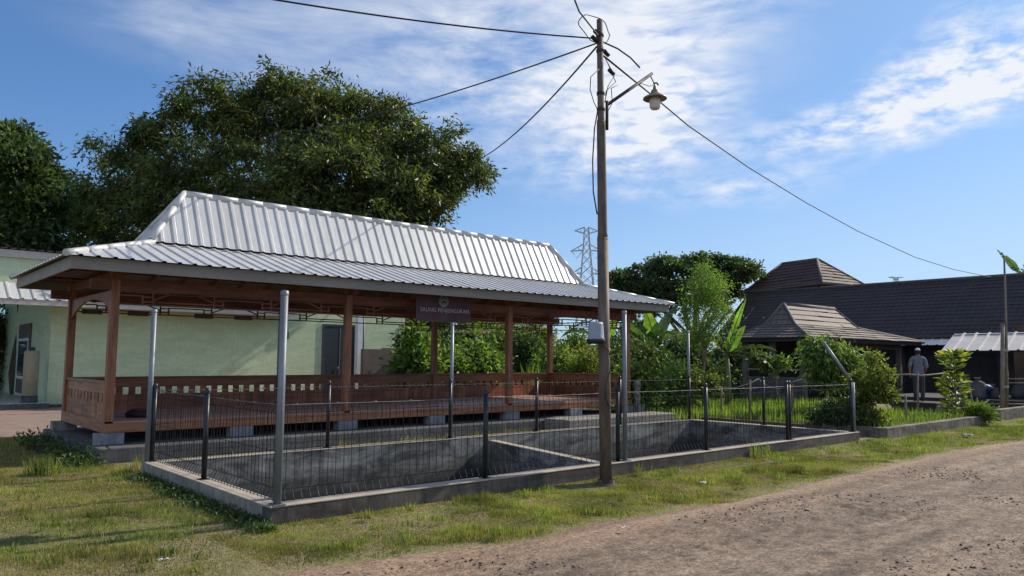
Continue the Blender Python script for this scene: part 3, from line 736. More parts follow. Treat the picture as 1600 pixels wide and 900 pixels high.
for i in range(4): j = (i + 1) % 4; mb.add([Vector(Er[i]) + dz, Vector(Er[j]) + dz, Vector(Br[j]) + dz, Vector(Br[i]) + dz], [(0, 1, 2, 3)])
mb.v = [(min(max(x, f0 + .032), f1 - .032), min(max(y, g0 + .032), g1 - .032), z) for x, y, z in mb.v]
mb.box(BX0 + .05, BX1 - .05, BY0 + .04, BY1 - .04, 3.5, 3.52); mb.build('ceiling', m_ceil, pv)

# banner hanging from the eave
bn = empty('banner', (6.28, 5.82, 2.35), 'maroon cloth banner with pale round emblem and lettering hanging under the eave', 'banner')
mb = MB(); nx, nz = 24, 10; bx0, bx1, bz0, bz1 = 5.57, 6.985, 2.372, 2.96
for j in range(nz + 1):
    for i in range(nx + 1):
        u, v = i / nx, j / nz
        mb.v.append((bx0 + (bx1 - bx0) * u, 5.84 + .012 * math.sin(u * 9 + v * 2) * (1.2 - v) + .006 * math.sin(u * 23), bz0 + (bz1 - bz0) * v - .02 * math.sin(u * math.pi) * (1 - v)))
mb.f = [(j * (nx + 1) + i, j * (nx + 1) + i + 1, (j + 1) * (nx + 1) + i + 1, (j + 1) * (nx + 1) + i) for j in range(nz) for i in range(nx)]; mb.sm = [True] * len(mb.f)
mb.build('cloth', m_banner, bn)
def lettering(txt, size, x, y, z, mat, parent, sx_=1):
    cu = bpy.data.curves.new('lettering', 'FONT'); cu.body = txt; cu.size = size; cu.align_x = 'CENTER'; cu.extrude = .002; cu.space_character = 1.06
    t = bpy.data.objects.new('lettering', cu); COL.objects.link(t)
    me = bpy.data.meshes.new_from_object(t.evaluated_get(bpy.context.evaluated_depsgraph_get())); bpy.data.objects.remove(t)
    me.transform(Matrix.Diagonal((sx_, 1, 1, 1))); me.transform(Matrix.Rotation(R(90), 4, 'X')); me.transform(Matrix.Translation(Vector((x, y, z)) - worldloc(parent)))
    me.materials.clear(); return link('lettering', me, mat, parent)
lettering('SAUNG PENJENGUKAN', .125, 6.29, 5.818, 2.56, m_ink, bn, .92)
mb = MB(); c = (6.25, 5.822, 2.79); nn = 36
mb.add([(c[0] + .125 * math.cos(2 * math.pi * k / nn), c[1], c[2] + .125 * math.sin(2 * math.pi * k / nn)) for k in range(nn)], [tuple(range(nn))])
em = mb.build('emblem', m_emb, bn)
mb = MB(); y = 5.816
mb.add([(6.16, y, 2.835), (6.25, y, 2.90), (6.34, y, 2.835), (6.34, y, 2.815), (6.25, y, 2.865), (6.16, y, 2.815)], [(0, 1, 4, 5), (1, 2, 3, 4)])
mb.add([(6.19, y, 2.775), (6.215, y, 2.80), (6.29, y, 2.80), (6.315, y, 2.785), (6.31, y, 2.73), (6.29, y, 2.73), (6.285, y, 2.76), (6.22, y, 2.76), (6.215, y, 2.73), (6.195, y, 2.73)], [(0, 1, 2, 3, 4, 5, 6, 7, 8, 9)])
mb.build('emblem_figure', m_banner, em)
mb = MB(); mb.tube([(5.6, 5.84, 2.95), (5.6, 5.84, 2.99)], .004, 6); mb.tube([(6.95, 5.84, 2.95), (6.95, 5.84, 2.99)], .004, 6); mb.build('cord', m_rope, bn)

# bag and cushion left on the deck
bg_ = empty('sports_bag', (.75, 7.0, .573), 'dark slumped bag with red flap lying on the left end of the deck', 'bag')
mb = MB(); mb.lathe((.75, 7.0, .573), [(.001, 0), (.22, 0), (.25, .05), (.21, .1), (.12, .13), (.001, .135)], 18); mb.build('bag_body', m_rubber, bg_)
mb = MB(); mb.lathe((.72, 6.98, .69), [(.13, -.01), (.14, .015), (.1, .03), (.001, .035)], 18); mb.build('flap', m_red, bg_)

# ------------------------------------------------------------------ utility pole, lamp, cables
up_ = empty('utility_pole', (4.53, -.21, -.06), 'tall stepped weathered steel pole standing against the pond front wall', 'utility pole')
mb = MB(); q = lambda t: (4.53 - .085 * t, -.21, -.06 + 6.36 * t)
mb.tube([q(0), q(.52)], [.08, .075], 16); mb.build('lower_shaft', m_pole, up_)
mb = MB(); mb.tube([q(.515), q(.53), q(.765), q(.775)], [.076, .065, .06, .058], 16); mb.build('middle_shaft', m_pole, up_)
mb = MB(); mb.tube([q(.77), q(.78), q(1)], [.06, .047, .043], 16); mb.build('top_shaft', m_pole, up_)
for t, r in ((.835, .057), (.80, .058), (.93, .055), (.965, .055)):
    mb = MB(); mb.lathe(q(t), [(.04, -.02), (r, -.02), (r, .02), (.04, .02)], 14); mb.build('clamp_band', m_rust, up_)
mb = MB(); mb.lathe((4.53, -.21, -.07), [(.16, 0), (.13, .03), (.1, .06), (.08, .1)], 12); mb.v = [(x + .03 * math.sin(40 * y + 9 * z), y + .03 * math.sin(37 * x), z) for x, y, z in mb.v]; mb.build('base_collar', m_rock, up_)
lp = empty('street_lamp', (4.6, -.2, 4.8), 'bell shaded lamp hanging from a slanted arm near the top of the utility pole', 'street lamp')
mb = MB(); mb.tube([(4.55, -.24, 4.75), (4.555, -.24, 5.16)], .022, 8); mb.tube([(4.55, -.24, 5.1), (5.6, -.2, 5.83)], .024, 10); mb.build('arm', m_rust, lp)
mb = MB(); mb.tube([(5.56, -.2, 5.79), (5.63, -.2, 5.72), (5.66, -.2, 5.66)], .009, 6); mb.tube([(5.2, -.2, 5.53), (5.35, -.2, 5.62), (5.52, -.2, 5.62), (5.64, -.2, 5.66)], .006, 6); mb.tube([(5.66, -.2, 5.70), (5.72, -.2, 5.72), (5.75, -.2, 5.69)], .012, 6); mb.build('hook', m_cable, lp)
mb = MB(); mb.lathe((5.665, -.2, 5.42), [(.001, .24), (.022, .235), (.03, .19), (.055, .165), (.065, .13), (.10, .10), (.17, .06), (.178, .04), (.172, .035), (.09, .07), (.05, .08)], 24); mb.build('lamp_shade', m_shade, lp)
mb = MB(); mb.lathe((5.665, -.2, 5.30), [(.001, 0), (.06, .005), (.078, .03), (.083, .12), (.08, .18), (.05, .19)], 20); mb.build('lamp_glass', m_glass, lp)
pl = empty('plastic_pail', (4.31, -.27, 1.86), 'pale blue upturned pail strapped to the left side of the utility pole', 'pail')
mb = MB(); mb.lathe((4.30, -.25, 1.86), [(.112, 0), (.118, .01), (.108, .03), (.098, .2), (.094, .225), (.06, .235), (.001, .236)], 24); mb.build('pail_body', m_pail, pl)
mb = MB(); mb.lathe((4.30, -.25, 1.845), [(.12, .02), (.124, .0), (.118, -.025), (.09, -.04), (.001, -.04)], 24); mb.build('lid', m_cable, pl)
tag(MB().tube([(4.36, -.29, 1.83), (4.46, -.315, 1.74), (4.53, -.315, 1.6), (4.5, -.32, 1.45), (4.42, -.32, 1.3), (4.41, -.31, 1.1), (4.48, -.315, 1.0), (4.56, -.31, .98), (4.6, -.29, 1.0)], .008, 6).build('power_lead', m_cable, org=(4.5, -.3, 1.3)), 'black lead looping down the pole from the pale pail', 'cable')
def cable(name, pts, label, r=.011, group=None, sag=0, n=24):
    a, b = Vector(pts[0]), Vector(pts[-1])
    if len(pts) == 2: pts = [a.lerp(b, k / n) - Vector((0, 0, 4 * sag * (k / n) * (1 - k / n))) for k in range(n + 1)]
    o = MB().tube(pts, r, 6).build(name, m_cable, org=tuple(a)); return tag(o, label, 'cable', group)
top = q(.955); G = 'overhead cables meeting at the utility pole'
cable('overhead_cable', [(top[0] - .06, -.2, 6.02), (-1.030, 0.713, 5.344)], 'highest overhead cable running left from the pole top across the clouds', .011, G, .08)
cable('overhead_cable', [(top[0] - .06, -.2, 5.95), (4.646, 9.433, 6.922)], 'overhead cable from the pole passing across the big mango crown', .012, G, .12)
cable('overhead_cable', [(top[0] - .06, -.2, 5.9), (10.125, 9.935, 7.218)], 'steep overhead cable from the pole to the right edge of the mango crown', .013, G, .25)
cable('overhead_cable', [q(.925), (6.927, 0.855, 6.103), (9.061, 1.643, 6.199), (13.534, 3.040, 6.387), (18.428, 4.096, 6.348), (23.119, 4.687, 6.108), (28.364, 4.814, 5.690), (32.802, 4.942, 5.586), (37.415, 4.902, 5.599)], 'long cable sagging right from the pole to the dark hall roof', .014, G)
cable('overhead_cable', [(top[0] - .03, -.21, 6.06), (3.251, -0.958, 5.781), (2.626, -1.456, 5.600), (1.843, -2.070, 5.321)], 'short steep cable rising from the pole top out of view', .011, G)
cable('cut_cable', [(top[0] + .05, -.21, 6.0), (4.664, -0.343, 5.907), (4.806, -0.452, 5.784), (4.916, -0.531, 5.643)], 'short cut off cable end sticking out right of the pole top', .012, G)
def loop(c, rx, rz, n=28, a0=0, a1=360, y=-.22): return [(c[0] + rx * math.cos(R(a0 + (a1 - a0) * k / n)), y + .02 * math.sin(k), c[2] + rz * math.sin(R(a0 + (a1 - a0) * k / n))) for k in range(n + 1)]
pc = (4.337, -0.200, 6.133)
tag(MB().tube(loop(pc, .31, .18), .007, 6).build('cable_coil', m_cable, org=pc), 'oval coil of spare cable round the very top of the pole', 'cable')
c2 = MB()
for pts in ([(4.383, -0.250, 5.566), (4.216, -0.250, 5.414), (4.202, -0.250, 5.233), (4.278, -0.250, 5.072), (4.354, -0.250, 4.983)],
            [(4.489, -0.250, 5.776), (4.701, -0.250, 5.557), (4.565, -0.250, 5.367), (4.498, -0.250, 5.123)], [(4.568, -0.250, 5.688), (4.727, -0.250, 5.471), (4.525, -0.250, 5.293), (4.512, -0.250, 5.217)],
            [(4.767, -0.250, 5.435), (4.632, -0.250, 5.356), (4.657, -0.250, 5.160), (4.549, -0.250, 4.990)]):
    c2.tube(pts, .006, 6)
tag(c2.build('loose_wires', m_cable, org=(4.434, -0.250, 5.380)), 'tangle of thin loose wires beside the lamp arm', 'wires')
tag(MB().tube([(4.387, -0.220, 4.997), (4.321, -0.220, 4.733), (4.281, -0.220, 4.282), (4.292, -0.220, 3.844), (4.366, -0.220, 3.548)], .009, 6).build('hanging_cable', m_cable, org=(4.387, -0.220, 4.997)), 'black cable drooping down the left side of the pole', 'cable')
for (x, y, z) in ((top[0] - .1, -.2, 6.0), (top[0] - .05, -.2, 6.1), (top[0] + .13, -.21, 5.86), (top[0] + .2, -.24, 5.6)):
    mb = MB(); mb.tube([(x - .05, y, z + .02), (x + .05, y, z - .02)], .03, 8); mb.build('cable_clamp', m_cable, up_)

# ------------------------------------------------------------------ green building behind the pavilion
YB = 19.9
gb = empty('green_building', (8, YB, 0), 'long pale green plastered house with white metal lean-to roof behind the pavilion', 'building')
c0 = (1.638, 19.900, 0.103); xl = c0[0]; xr = (14.537, 19.900, 3.331)[0]
mb = MB(); mb.box(xl, xr, YB, 29, -.05, 4.535); mb.box(-7, xl - .001, YB, YB + .2, 3.3, 4.535); mb.build('wall', m_green, gb)
mb = MB(); mb.box(xl - .015, xr + .015, YB - .015, 29, -.05, .12); mb.build('wall_base', m_plinth, gb)
mb = MB(); ribbed(mb, ((-7, YB - 1.0, 3.24), (9.15, YB - 1.0, 3.24)), ((-7, YB - .002, 3.78), (9.0, YB - .002, 3.78)), .31, .09, .035)
lr = mb.build('lean_to_roof', m_roof, gb)
mb = MB(); mb.box(-7, 9.15, YB - .985, YB - .955, 3.08, 3.235); mb.build('fascia', m_cream, lr)
mb = MB(); mb.box(xl + .01, 9.1, YB - .95, YB - .003, 3.09, 3.11); mb.build('soffit', m_cream, lr)
mb = MB(); mb.box(-7, xr + .1, YB - .1, 29.2, 4.54, 4.76); mb.build('roof_slab', m_cream, gb)
mb = MB(); ribbed(mb, ((-7, YB - .16, 4.78), (xr + .2, YB - .16, 4.78)), ((-7, 24.6, 5.3), (xr + .2, 24.6, 5.3)), .24, .1, .04)
ribbed(mb, ((xr + .2, 29.5, 4.78), (-7, 29.5, 4.78)), ((xr + .2, 24.6, 5.3), (-7, 24.6, 5.3)), .24, .1, .04); mb.build('roof', m_tileedge, gb)
for a, b in (((2.457, 19.900, 3.034), (3.046, 19.900, 2.958)), ((3.796, 19.900, 3.117), (4.432, 19.900, 2.977)), ((5.920, 19.900, 3.130), (6.562, 19.900, 2.979)), ((7.304, 19.900, 3.123), (7.966, 19.900, 2.966))):
    mb = MB(); mb.box(a[0], b[0], YB - .012, YB + .02, 2.93, 3.08); mb.build('vent', m_vent, gb)
a, b = (10.845, 19.900, 2.806), (12.188, 19.900, 0.821)
mb = MB(); mb.box(a[0], b[0], YB - .02, YB + .03, .05, 2.82); dr = mb.build('door', m_darkdoor, gb)
mb = MB(); mb.box(a[0] - .09, a[0] - .002, YB - .04, YB + .02, .05, 2.9); mb.box(b[0] + .002, b[0] + .09, YB - .04, YB + .02, .05, 2.9); mb.box(a[0] - .002, b[0] + .002, YB - .04, YB + .02, 2.822, 2.9); mb.build('door_frame', m_vent, dr)
mb = MB(); mb.box((a[0] + b[0]) / 2 - .012, (a[0] + b[0]) / 2 + .012, YB - .03, YB - .021, .1, 2.78); mb.tube([(a[0] + .6, YB - .05, 1.1), (a[0] + .6, YB - .05, 1.25)], .012, 6); mb.build('handle', m_galv, dr)
p0 = (11.964, 19.200, 1.581); mb = MB(); mb.box(p0[0] - .11, p0[0] + .11, 19.1, 19.32, 0, 3.6); cl = mb.build('column', m_white, gb)
mb = MB(); mb.tube([(p0[0] + .16, 19.15, 0), (p0[0] + .16, 19.15, 3.6)], .045, 8); mb.build('drain_pipe', m_darkdoor, cl)
mb = MB(); p1 = (9.262, 19.900, 2.420); mb.box(p1[0] - .08, p1[0] + .08, YB - .1, YB - .002, p1[2] - .14, p1[2] + .14); mb.build('meter_box', m_vent, gb)
mb = MB(); p1 = (14.200, 19.900, 2.864); mb.tube([(p1[0], YB - .012, p1[2]), (p1[0] + .03, YB - .012, p1[2] - .3), (p1[0] + .16, YB - .012, p1[2] - .75)], .012, 5); mb.build('wall_wire', m_cable, gb)
# window and door on the porch side wall
w0, w1 = (1.800, 22.984, 2.875), (1.800, 25.147, 2.952)
wy0, wy1 = w0[1], w1[1]
mb = MB(); mb.box(xl - .05, xl + .02, wy0, wy1, .3, 2.7); wn = mb.build('window', m_brown, gb)
mb = MB(); mb.box(xl - .07, xl - .051, wy0 + .15, wy1 - .12, .8, 2.2); wf = mb.build('frame', m_white, wn)
mb = MB(); mb.box(xl - .08, xl - .071, wy0 + .26, wy1 - .24, .9, 2.1); mb.build('pane', m_pane, wf)
mb = MB(); mb.box(-7, xl - .016, 19.4, 29, -.02, .2); pf = mb.build('porch_floor', m_tiles, gb)
mb = MB(); mb.box(-7, xl - .016, 19.37, 19.399, -.02, .19); mb.build('riser', m_plinth, pf)
cy = (1.150, 19.692, 0.756)
cyl = empty('water_heater_cylinder', (cy[0], cy[1], .2), 'upright beige cylinder on a dark base standing on the porch by the green wall', 'cylinder')
mb = MB(); mb.lathe((cy[0], cy[1], .2), [(.23, 0), (.23, .2), (.2, .21)], 18); mb.build('base', m_darkdoor, cyl)
mb = MB(); mb.lathe((cy[0], cy[1], .41), [(.19, 0), (.205, .02), (.205, 1.3), (.18, 1.34), (.001, 1.35)], 20); mb.build('casing', m_roll, cyl)
mb = MB(); mb.tube([(cy[0], cy[1], 1.76), (cy[0], cy[1], 1.86)], .08, 10); mb.build('valve', m_darkdoor, cyl)
# low brown wall right of the green building
lw = empty('low_partition_wall', (13.5, 18.2, 0), 'chest high brown rendered wall with pale end beside the green house', 'wall')
q0, q1, q2, q3 = (11.425, 18.000, 1.939), (12.366, 18.000, 1.951), (13.977, 18.000, 2.024), (14.252, 18.000, 2.028)
mb = MB(); mb.box(q0[0], q1[0], 17.9, 18.1, 0, 1.93); mb.build('gate_leaf', m_darkint if False else m_brown, lw)
mb = MB(); mb.box(q1[0] + .01, q2[0], 18.0, 18.2, 0, 1.98); mb.build('wall_panel', m_brown, lw)
mb = MB(); mb.box(q2[0] + .003, q3[0], 17.95, 18.25, 0, 1.99); mb.build('end_pier', m_green, lw)
# parked motorcycle, mostly behind the railing
bk = (12.285, 15.500, 1.145); bx, by = bk[0], 15.5
mo = empty('motorcycle', (bx, by, 0), 'black motorcycle parked behind the pavilion railing with mirrors showing', 'motorcycle')
def torus(mb, c, r, t, n=22, m=8):
    mb.tube([(c[0] + r * math.cos(2 * math.pi * k / n), c[1], c[2] + r * math.sin(2 * math.pi * k / n)) for k in range(n + 1)], t, m, False)
for dx in (-.62, .62):
    mb = MB(); torus(mb, (bx + dx, by, .3), .25, .05); wh = mb.build('wheel', m_rubber, mo)
    mb = MB(); torus(mb, (bx + dx, by, .3), .17, .012)
    for k in range(6): mb.tube([(bx + dx, by, .3), (bx + dx + .17 * math.cos(k * 1.047), by, .3 + .17 * math.sin(k * 1.047))], .01, 5)
    mb.build('rim', m_galv, wh)
mb = MB(); mb.tube([(bx - .75, by, .72), (bx - .35, by, .78), (bx, by, .72), (bx + .2, by, .62)], [.05, .13, .13, .06], 10); mb.build('seat', m_rubber, mo)
mb = MB(); mb.tube([(bx - .8, by, .62), (bx - .4, by, .58), (bx + .05, by, .42), (bx + .3, by, .5), (bx + .42, by, .9)], [.05, .14, .13, .12, .08], 10); mb.build('body', m_bike, mo)
mb = MB(); mb.tube([(bx + .62, by - .06, .3), (bx + .42, by - .06, 1.0)], .025, 6); mb.tube([(bx + .62, by + .06, .3), (bx + .42, by + .06, 1.0)], .025, 6); mb.build('fork', m_galv, mo)
mb = MB(); mb.tube([(bx + .28, by - .36, 1.1), (bx + .4, by - .1, 1.12), (bx + .4, by + .1, 1.12), (bx + .28, by + .36, 1.1)], .018, 6); hb = mb.build('handlebar', m_rubber, mo)
for s_ in (-1, 1):
    mb = MB(); mb.tube([(bx + .34, by + .22 * s_, 1.12), (bx + .3, by + .3 * s_, 1.32)], .008, 6); mb.lathe((bx + .3, by + .3 * s_, 1.3), [(.001, 0), (.05, .02), (.055, .06), (.04, .1), (.001, .11)], 10); mb.build('mirror', m_bike, hb)
mb = MB(); mb.lathe((bx + .48, by, .96), [(.001, 0), (.08, .02), (.09, .1), (.05, .16), (.001, .17)], 12); mb.build('headlight', m_mirror, mo)

# ------------------------------------------------------------------ trees
def lob(p, px, D, zs=.85): r = px / 1190 * D; return (p, (r, r * 1.05, r * zs))
ml = [lob((10.346, 25.083, 12.780), 72, 34), lob((12.239, 22.125, 12.471), 66, 33), lob((14.362, 21.644, 12.104), 66, 34), lob((8.406, 26.769, 12.905), 62, 34), lob((7.327, 29.247, 11.321), 66, 35),
      lob((5.417, 31.069, 10.133), 66, 35), lob((4.650, 31.960, 8.369), 42, 35), lob((15.292, 19.700, 10.428), 62, 33), lob((16.134, 18.978, 10.297), 48, 33), lob((14.872, 20.257, 8.905), 52, 33), lob((12.161, 19.923, 9.226), 85, 31),
      lob((10.010, 21.812, 9.207), 90, 31), lob((8.021, 24.881, 9.297), 90, 32), lob((6.465, 29.055, 8.194), 72, 34), lob((16.589, 20.040, 9.279), 34, 34), lob((12.708, 25.767, 12.096), 90, 36), lob((10.156, 29.386, 11.742), 90, 37), lob((16.033, 24.301, 11.175), 80, 37), lob((9.568, 23.772, 7.303), 60, 32), lob((11.982, 21.635, 7.458), 65, 32), lob((14.339, 20.896, 7.520), 50, 33), lob((7.648, 26.720, 7.875), 60, 33), lob((11.517, 24.037, 12.932), 60, 34), lob((5.108, 30.316, 7.613), 55, 34), lob((8.161, 22.300, 7.569), 72, 30), lob((9.779, 20.896, 7.458), 74, 30), lob((11.767, 19.150, 7.475), 74, 30), lob((10.531, 20.049, 8.970), 80, 30), lob((6.549, 24.964, 8.269), 66, 31), lob((13.804, 18.625, 8.074), 54, 31)]
ml = [((c_[0], c_[1], c_[2] - .45), tuple(v * .94 for v in r_)) for c_, r_ in ml]
e = empty('mango_tree', (11.459, 25.581, 0.871)[:2] + (0,), 'huge spreading dark green mango tree rising behind the silver roof', 'tree')
def sublobes(lobes, per, r0, r1, zs, seed, inner=.55, zmin=-.9):
    """break big crown lobes into many small leafy branch ends"""
    rg3 = np.random.default_rng(seed); out = []
    for c, r in lobes:
        for _ in range(per):
            q = rg3.normal(size=3); q /= np.linalg.norm(q)
            if q[2] < zmin: q[2] = -q[2]
            k = rg3.uniform(inner, 1.0) ** .5; s = rg3.uniform(r0, r1)
            out.append((tuple(np.array(c) + q * np.array(r) * k), (s, s, s * zs)))
    return out
o, cc = crown('crown', sublobes(ml, 20, .55, 1.1, .68, 3, .3), 2700, 50, .24, .27, .085, l_mango, e, 11, .55, .3, -.7)
rg = np.random.default_rng(5); mb = MB(); bs = Vector(e.location)
limbs(mb, bs, bs + Vector((0, 0, 5.2)), .55, [l[0] for l in ml], rg, .05)
for l in ml:
    for _ in range(5):
        t = cc[rg.integers(len(cc))]
        if np.linalg.norm(t - np.array(l[0])) < 4.5: mb.tube([l[0], tuple((np.array(l[0]) + t) / 2 + rg.normal(size=3) * .2), tuple(t)], [.07, .05, .02], 5)
mb.build('trunk', m_bark, e)
ll = [lob((1.012, 24.482, 8.229), 38, 27), lob((0.075, 25.369, 7.701), 70, 27), lob((1.460, 24.194, 7.374), 26, 27), lob((0.521, 25.173, 6.123), 75, 27), lob((1.841, 25.329, 6.302), 36, 28), lob((0.943, 25.760, 9.175), 24, 28), lob((1.766, 26.815, 5.618), 42, 29)]
e = empty('broadleaf_tree', (1.922, 25.968, 0.563)[:2] + (0,), 'dark broadleaf tree at the far left edge above the green house roof', 'tree')
o, cc = crown('crown', sublobes(ll, 18, .4, .8, .8, 4, .35), 680, 50, .24, .26, .10, l_dark, e, 12, .35, .35, -.5)
mb = MB(); bs = Vector(e.location); limbs(mb, bs, bs + Vector((-.2, .1, 4.6)), .28, [l[0] for l in ll], rg, .04); mb.build('trunk', m_bark, e)
rl = [lob((34.367, 23.494, 6.503), 34, 48, .6), lob((35.841, 22.125, 7.119), 36, 48, .55), lob((37.353, 20.792, 7.172), 38, 48, .6), lob((38.889, 19.483, 6.865), 32, 48, .6), lob((35.863, 23.682, 5.177), 38, 49, .5), lob((36.015, 20.830, 5.557), 45, 47, .5), lob((39.250, 20.682, 5.412), 40, 49, .6), lob((33.631, 24.180, 6.175), 16, 48, .7)]
e = empty('spreading_tree', (37.336, 21.623, 0.586)[:2] + (0,), 'wide dark canopy tree in the distance right of the utility pole', 'tree')
o, cc = crown('crown', sublobes(rl, 16, .45, .9, .6, 5, .35), 640, 50, .24, .28, .14, l_far, e, 13, .1, .4, -.6, .5)
mb = MB(); bs = Vector(e.location); limbs(mb, bs, bs + Vector((0, 0, 3.2)), .4, [l[0] for l in rl], rg, .05); mb.build('trunk', m_bark, e)

# shrubs in the thicket behind the pavilion: (top point, half width, leaf material, leaf length, leaf width, label)
thick = [
    ((10.420, 12.924, 2.560), .62, l_mid, .26, .09, 'pale leaved shrub just right of the green house end wall'),
    ((15.003, 20.774, 3.799), .9, l_dark, .2, .09, 'dark tall shrub rising behind the right corner of the green house'),
    ((14.798, 17.093, 2.608), 1.25, l_dark, .2, .09, 'dark bush behind the third back post of the pavilion'),
    ((11.794, 13.143, 1.854), .8, l_mid, .2, .08, 'mid green bush low behind the maroon banner pole'),
    ((13.166, 13.246, 2.089), .95, l_mid, .22, .09, 'leafy green bush left of the third front post'),
    ((21.550, 24.397, 3.687), 1.7, l_dark, .24, .12, 'shadowy far bush seen below the banner right edge'),
    ((17.104, 16.337, 3.175), 1.1, l_mid, .2, .08, 'tall green bush directly behind the third front post'),
    ((15.765, 13.565, 2.677), .85, l_dark, .18, .07, 'dense dark bush between the third front post and last back post'),
    ((20.125, 17.647, 3.565), .9, l_yel, .2, .08, 'yellowish green bush peeking beside the last back post top'),
    ((15.215, 11.474, 1.889), .85, l_mid, .16, .07, 'rounded green bush right of the last back post'),
    ((15.181, 10.160, 1.947), .8, l_yel, .13, .05, 'yellow olive bush below the pale blue pail'),
    ((20.598, 16.005, 2.689), 1.0, l_mid, .2, .09, 'green bush under the gap of sky beside the last back post'),
    ((18.963, 12.149, 2.253), 1.1, l_dark, .2, .09, 'dark bush right of the utility pole'),
    ((16.030, 8.067, 2.047), .95, l_dark, .17, .07, 'large dark green bush right of the last front post'),
    ((14.917, 6.456, 1.370), .6, l_mid, .15, .06, 'green bush against the far right pond corner pole'),
    ((27.864, 18.861, 3.676), 1.6, l_dark, .25, .12, 'tall shadowy bush under the right end of the silver eave'),
    ((24.897, 13.554, 2.811), 1.3, l_dark, .22, .1, 'dark bush behind the feathery tree'),
    ((23.591, 30.452, 5.062), 1.9, l_dark, .3, .14, 'far dark tree top behind the maroon banner'),
    ((25.951, 28.451, 4.506), 2.1, l_dark, .3, .14, 'far dark tree top right of the maroon banner'),
    ((19.847, 8.817, 1.325), 1.0, l_dark, .2, .09, 'dark bush at the foot of the banana plants'),
    ((25.566, 11.703, 2.236), 1.2, l_dark, .22, .1, 'dark bush between the feathery tree and the hut roof'),
    ((13.405, 6.445, 1.375), .5, l_mid, .15, .06, 'small green bush directly right of the last front post'),
    ((2.148, 32.012, 4.099), 1.3, l_dark, .22, .1, 'dark shrub at the left edge past the porch'),
    ((0.951, 29.130, 3.489), 1.5, l_dark, .22, .1, 'dark shrub outside the left edge past the porch')]
for i, (p, hw, mt, L, W, lab) in enumerate(thick):
    h = p[2]; r = random.Random(100 + i)
    lb = [((p[0] + r.uniform(-.25, .25) * hw, p[1] + r.uniform(-.2, .2) * hw, h * .80), (hw * .62, hw * .62, h * .2)),
          ((p[0] + r.uniform(-.4, 0) * hw, p[1] + r.uniform(-.2, .2) * hw, h * .55), (hw * .75, hw * .75, h * .26)),
          ((p[0] + r.uniform(.1, .5) * hw, p[1], h * .52), (hw * .7, hw * .7, h * .27)), ((p[0], p[1] - .1, h * .25), (hw * .9, hw * .8, h * .22))]
    plant('shrub', (p[0], p[1], 0), lb, int(80 + 40 * hw), 46, .2 + .06 * hw, L, W, mt, lab, 'shrub', 200 + i, 'shrubs of the thicket behind the pavilion', .04, .25, m_stem, (p[0], p[1], h * .6), 8, .35)

def reed(p, h, n, label, mat, seed, w_=.035, lean=.25, r=.35):
    rg2 = np.random.default_rng(seed); xy = rg2.normal(size=(n, 2)) * r * .5 + np.array(p[:2])
    e = empty('grass_tuft', (p[0], p[1], 0), label, 'grass tuft')
    blades('blades', xy, h, w_, mat, rg2, 0, lean, e)
reed((13.223, 10.719, 0.517), 1.3, 70, 'tuft of long bright blades behind the pavilion back rail', l_ban, 31, .05, .2)

# banana plants
def leafstrip(V, start, azm, pitch, L, W, bend, rg2, torn=.25, seg=22, roll=0):
    """torn blade either side of an arching midrib; returns islands of quads"""
    p = np.array(start, float); out = []; a = pitch; ds = L / seg; rib = [p.copy()]
    for k in range(seg):
        t = k / seg; a -= bend / seg * (.4 + 1.2 * t)
        d = np.array([math.cos(azm) * math.cos(a), math.sin(azm) * math.cos(a), math.sin(a)]); n = p + d * ds
        side = np.array([-math.sin(azm), math.cos(azm), 0]); upv = np.cross(d, side); upv = -upv if upv[2] < 0 else upv
        side, upv = side * math.cos(roll) + upv * math.sin(roll), upv * math.cos(roll) - side * math.sin(roll)
        w0 = W * math.sin(math.pi * min(1, (.06 + t * .94)) ** .75) ** .8; w1 = W * max(.02, math.sin(math.pi * min(1, (.06 + (t + 1 / seg) * .94)) ** .75)) ** .8
        for s in (-1, 1):
            g = rg2.random() < torn; dr = rg2.uniform(.25, .9) if g else rg2.uniform(.1, .22); cut = rg2.uniform(.5, .95) if g else 1
            o0 = side * s * w0 * cut - upv * w0 * dr * .6; o1 = side * s * w1 * cut - upv * w1 * dr * .6; sh = d * ds * rg2.uniform(.3, .8)
            out.append([p, n, n + o1 + sh * .6, p + o0 + sh * (1.2 if g else .6)])
        p = n; rib.append(p.copy())
    V += out; return rib
def banana(base, h, lv, label, seed, r=.09, mat=l_ban, extra=()):
    rg2 = np.random.default_rng(seed); e = empty('banana_plant', (base[0], base[1], 0), label, 'banana plant', 'banana plants in the garden')
    mb = MB(); mb.tube([(base[0], base[1], -.02), (base[0] + .03, base[1], h * .5), (base[0], base[1], h)], [r * 1.2, r, r * .6], 10); mb.build('stem', m_greenstem, e)
    for azd, pitch, L, W, bend, mt in lv:
        V = []; rib = leafstrip(V, (base[0], base[1], h - .1), R(azd), R(pitch), L, W, R(bend), rg2, .45 if mt is l_dry else .08 if mt is l_ban else .22, 22, R(75) if mt is l_ban else R(rg2.uniform(-25, 45)))
        lo = npmesh('leaf', np.array(V), 4, [(0, 1, 2, 3)], mt, e)
        mb = MB(); mb.tube([tuple(x - np.array([0, 0, .006])) for x in rib], [.022 * (1 - .8 * k / len(rib)) for k in range(len(rib))], 5); mb.build('midrib', m_greenstem, lo)
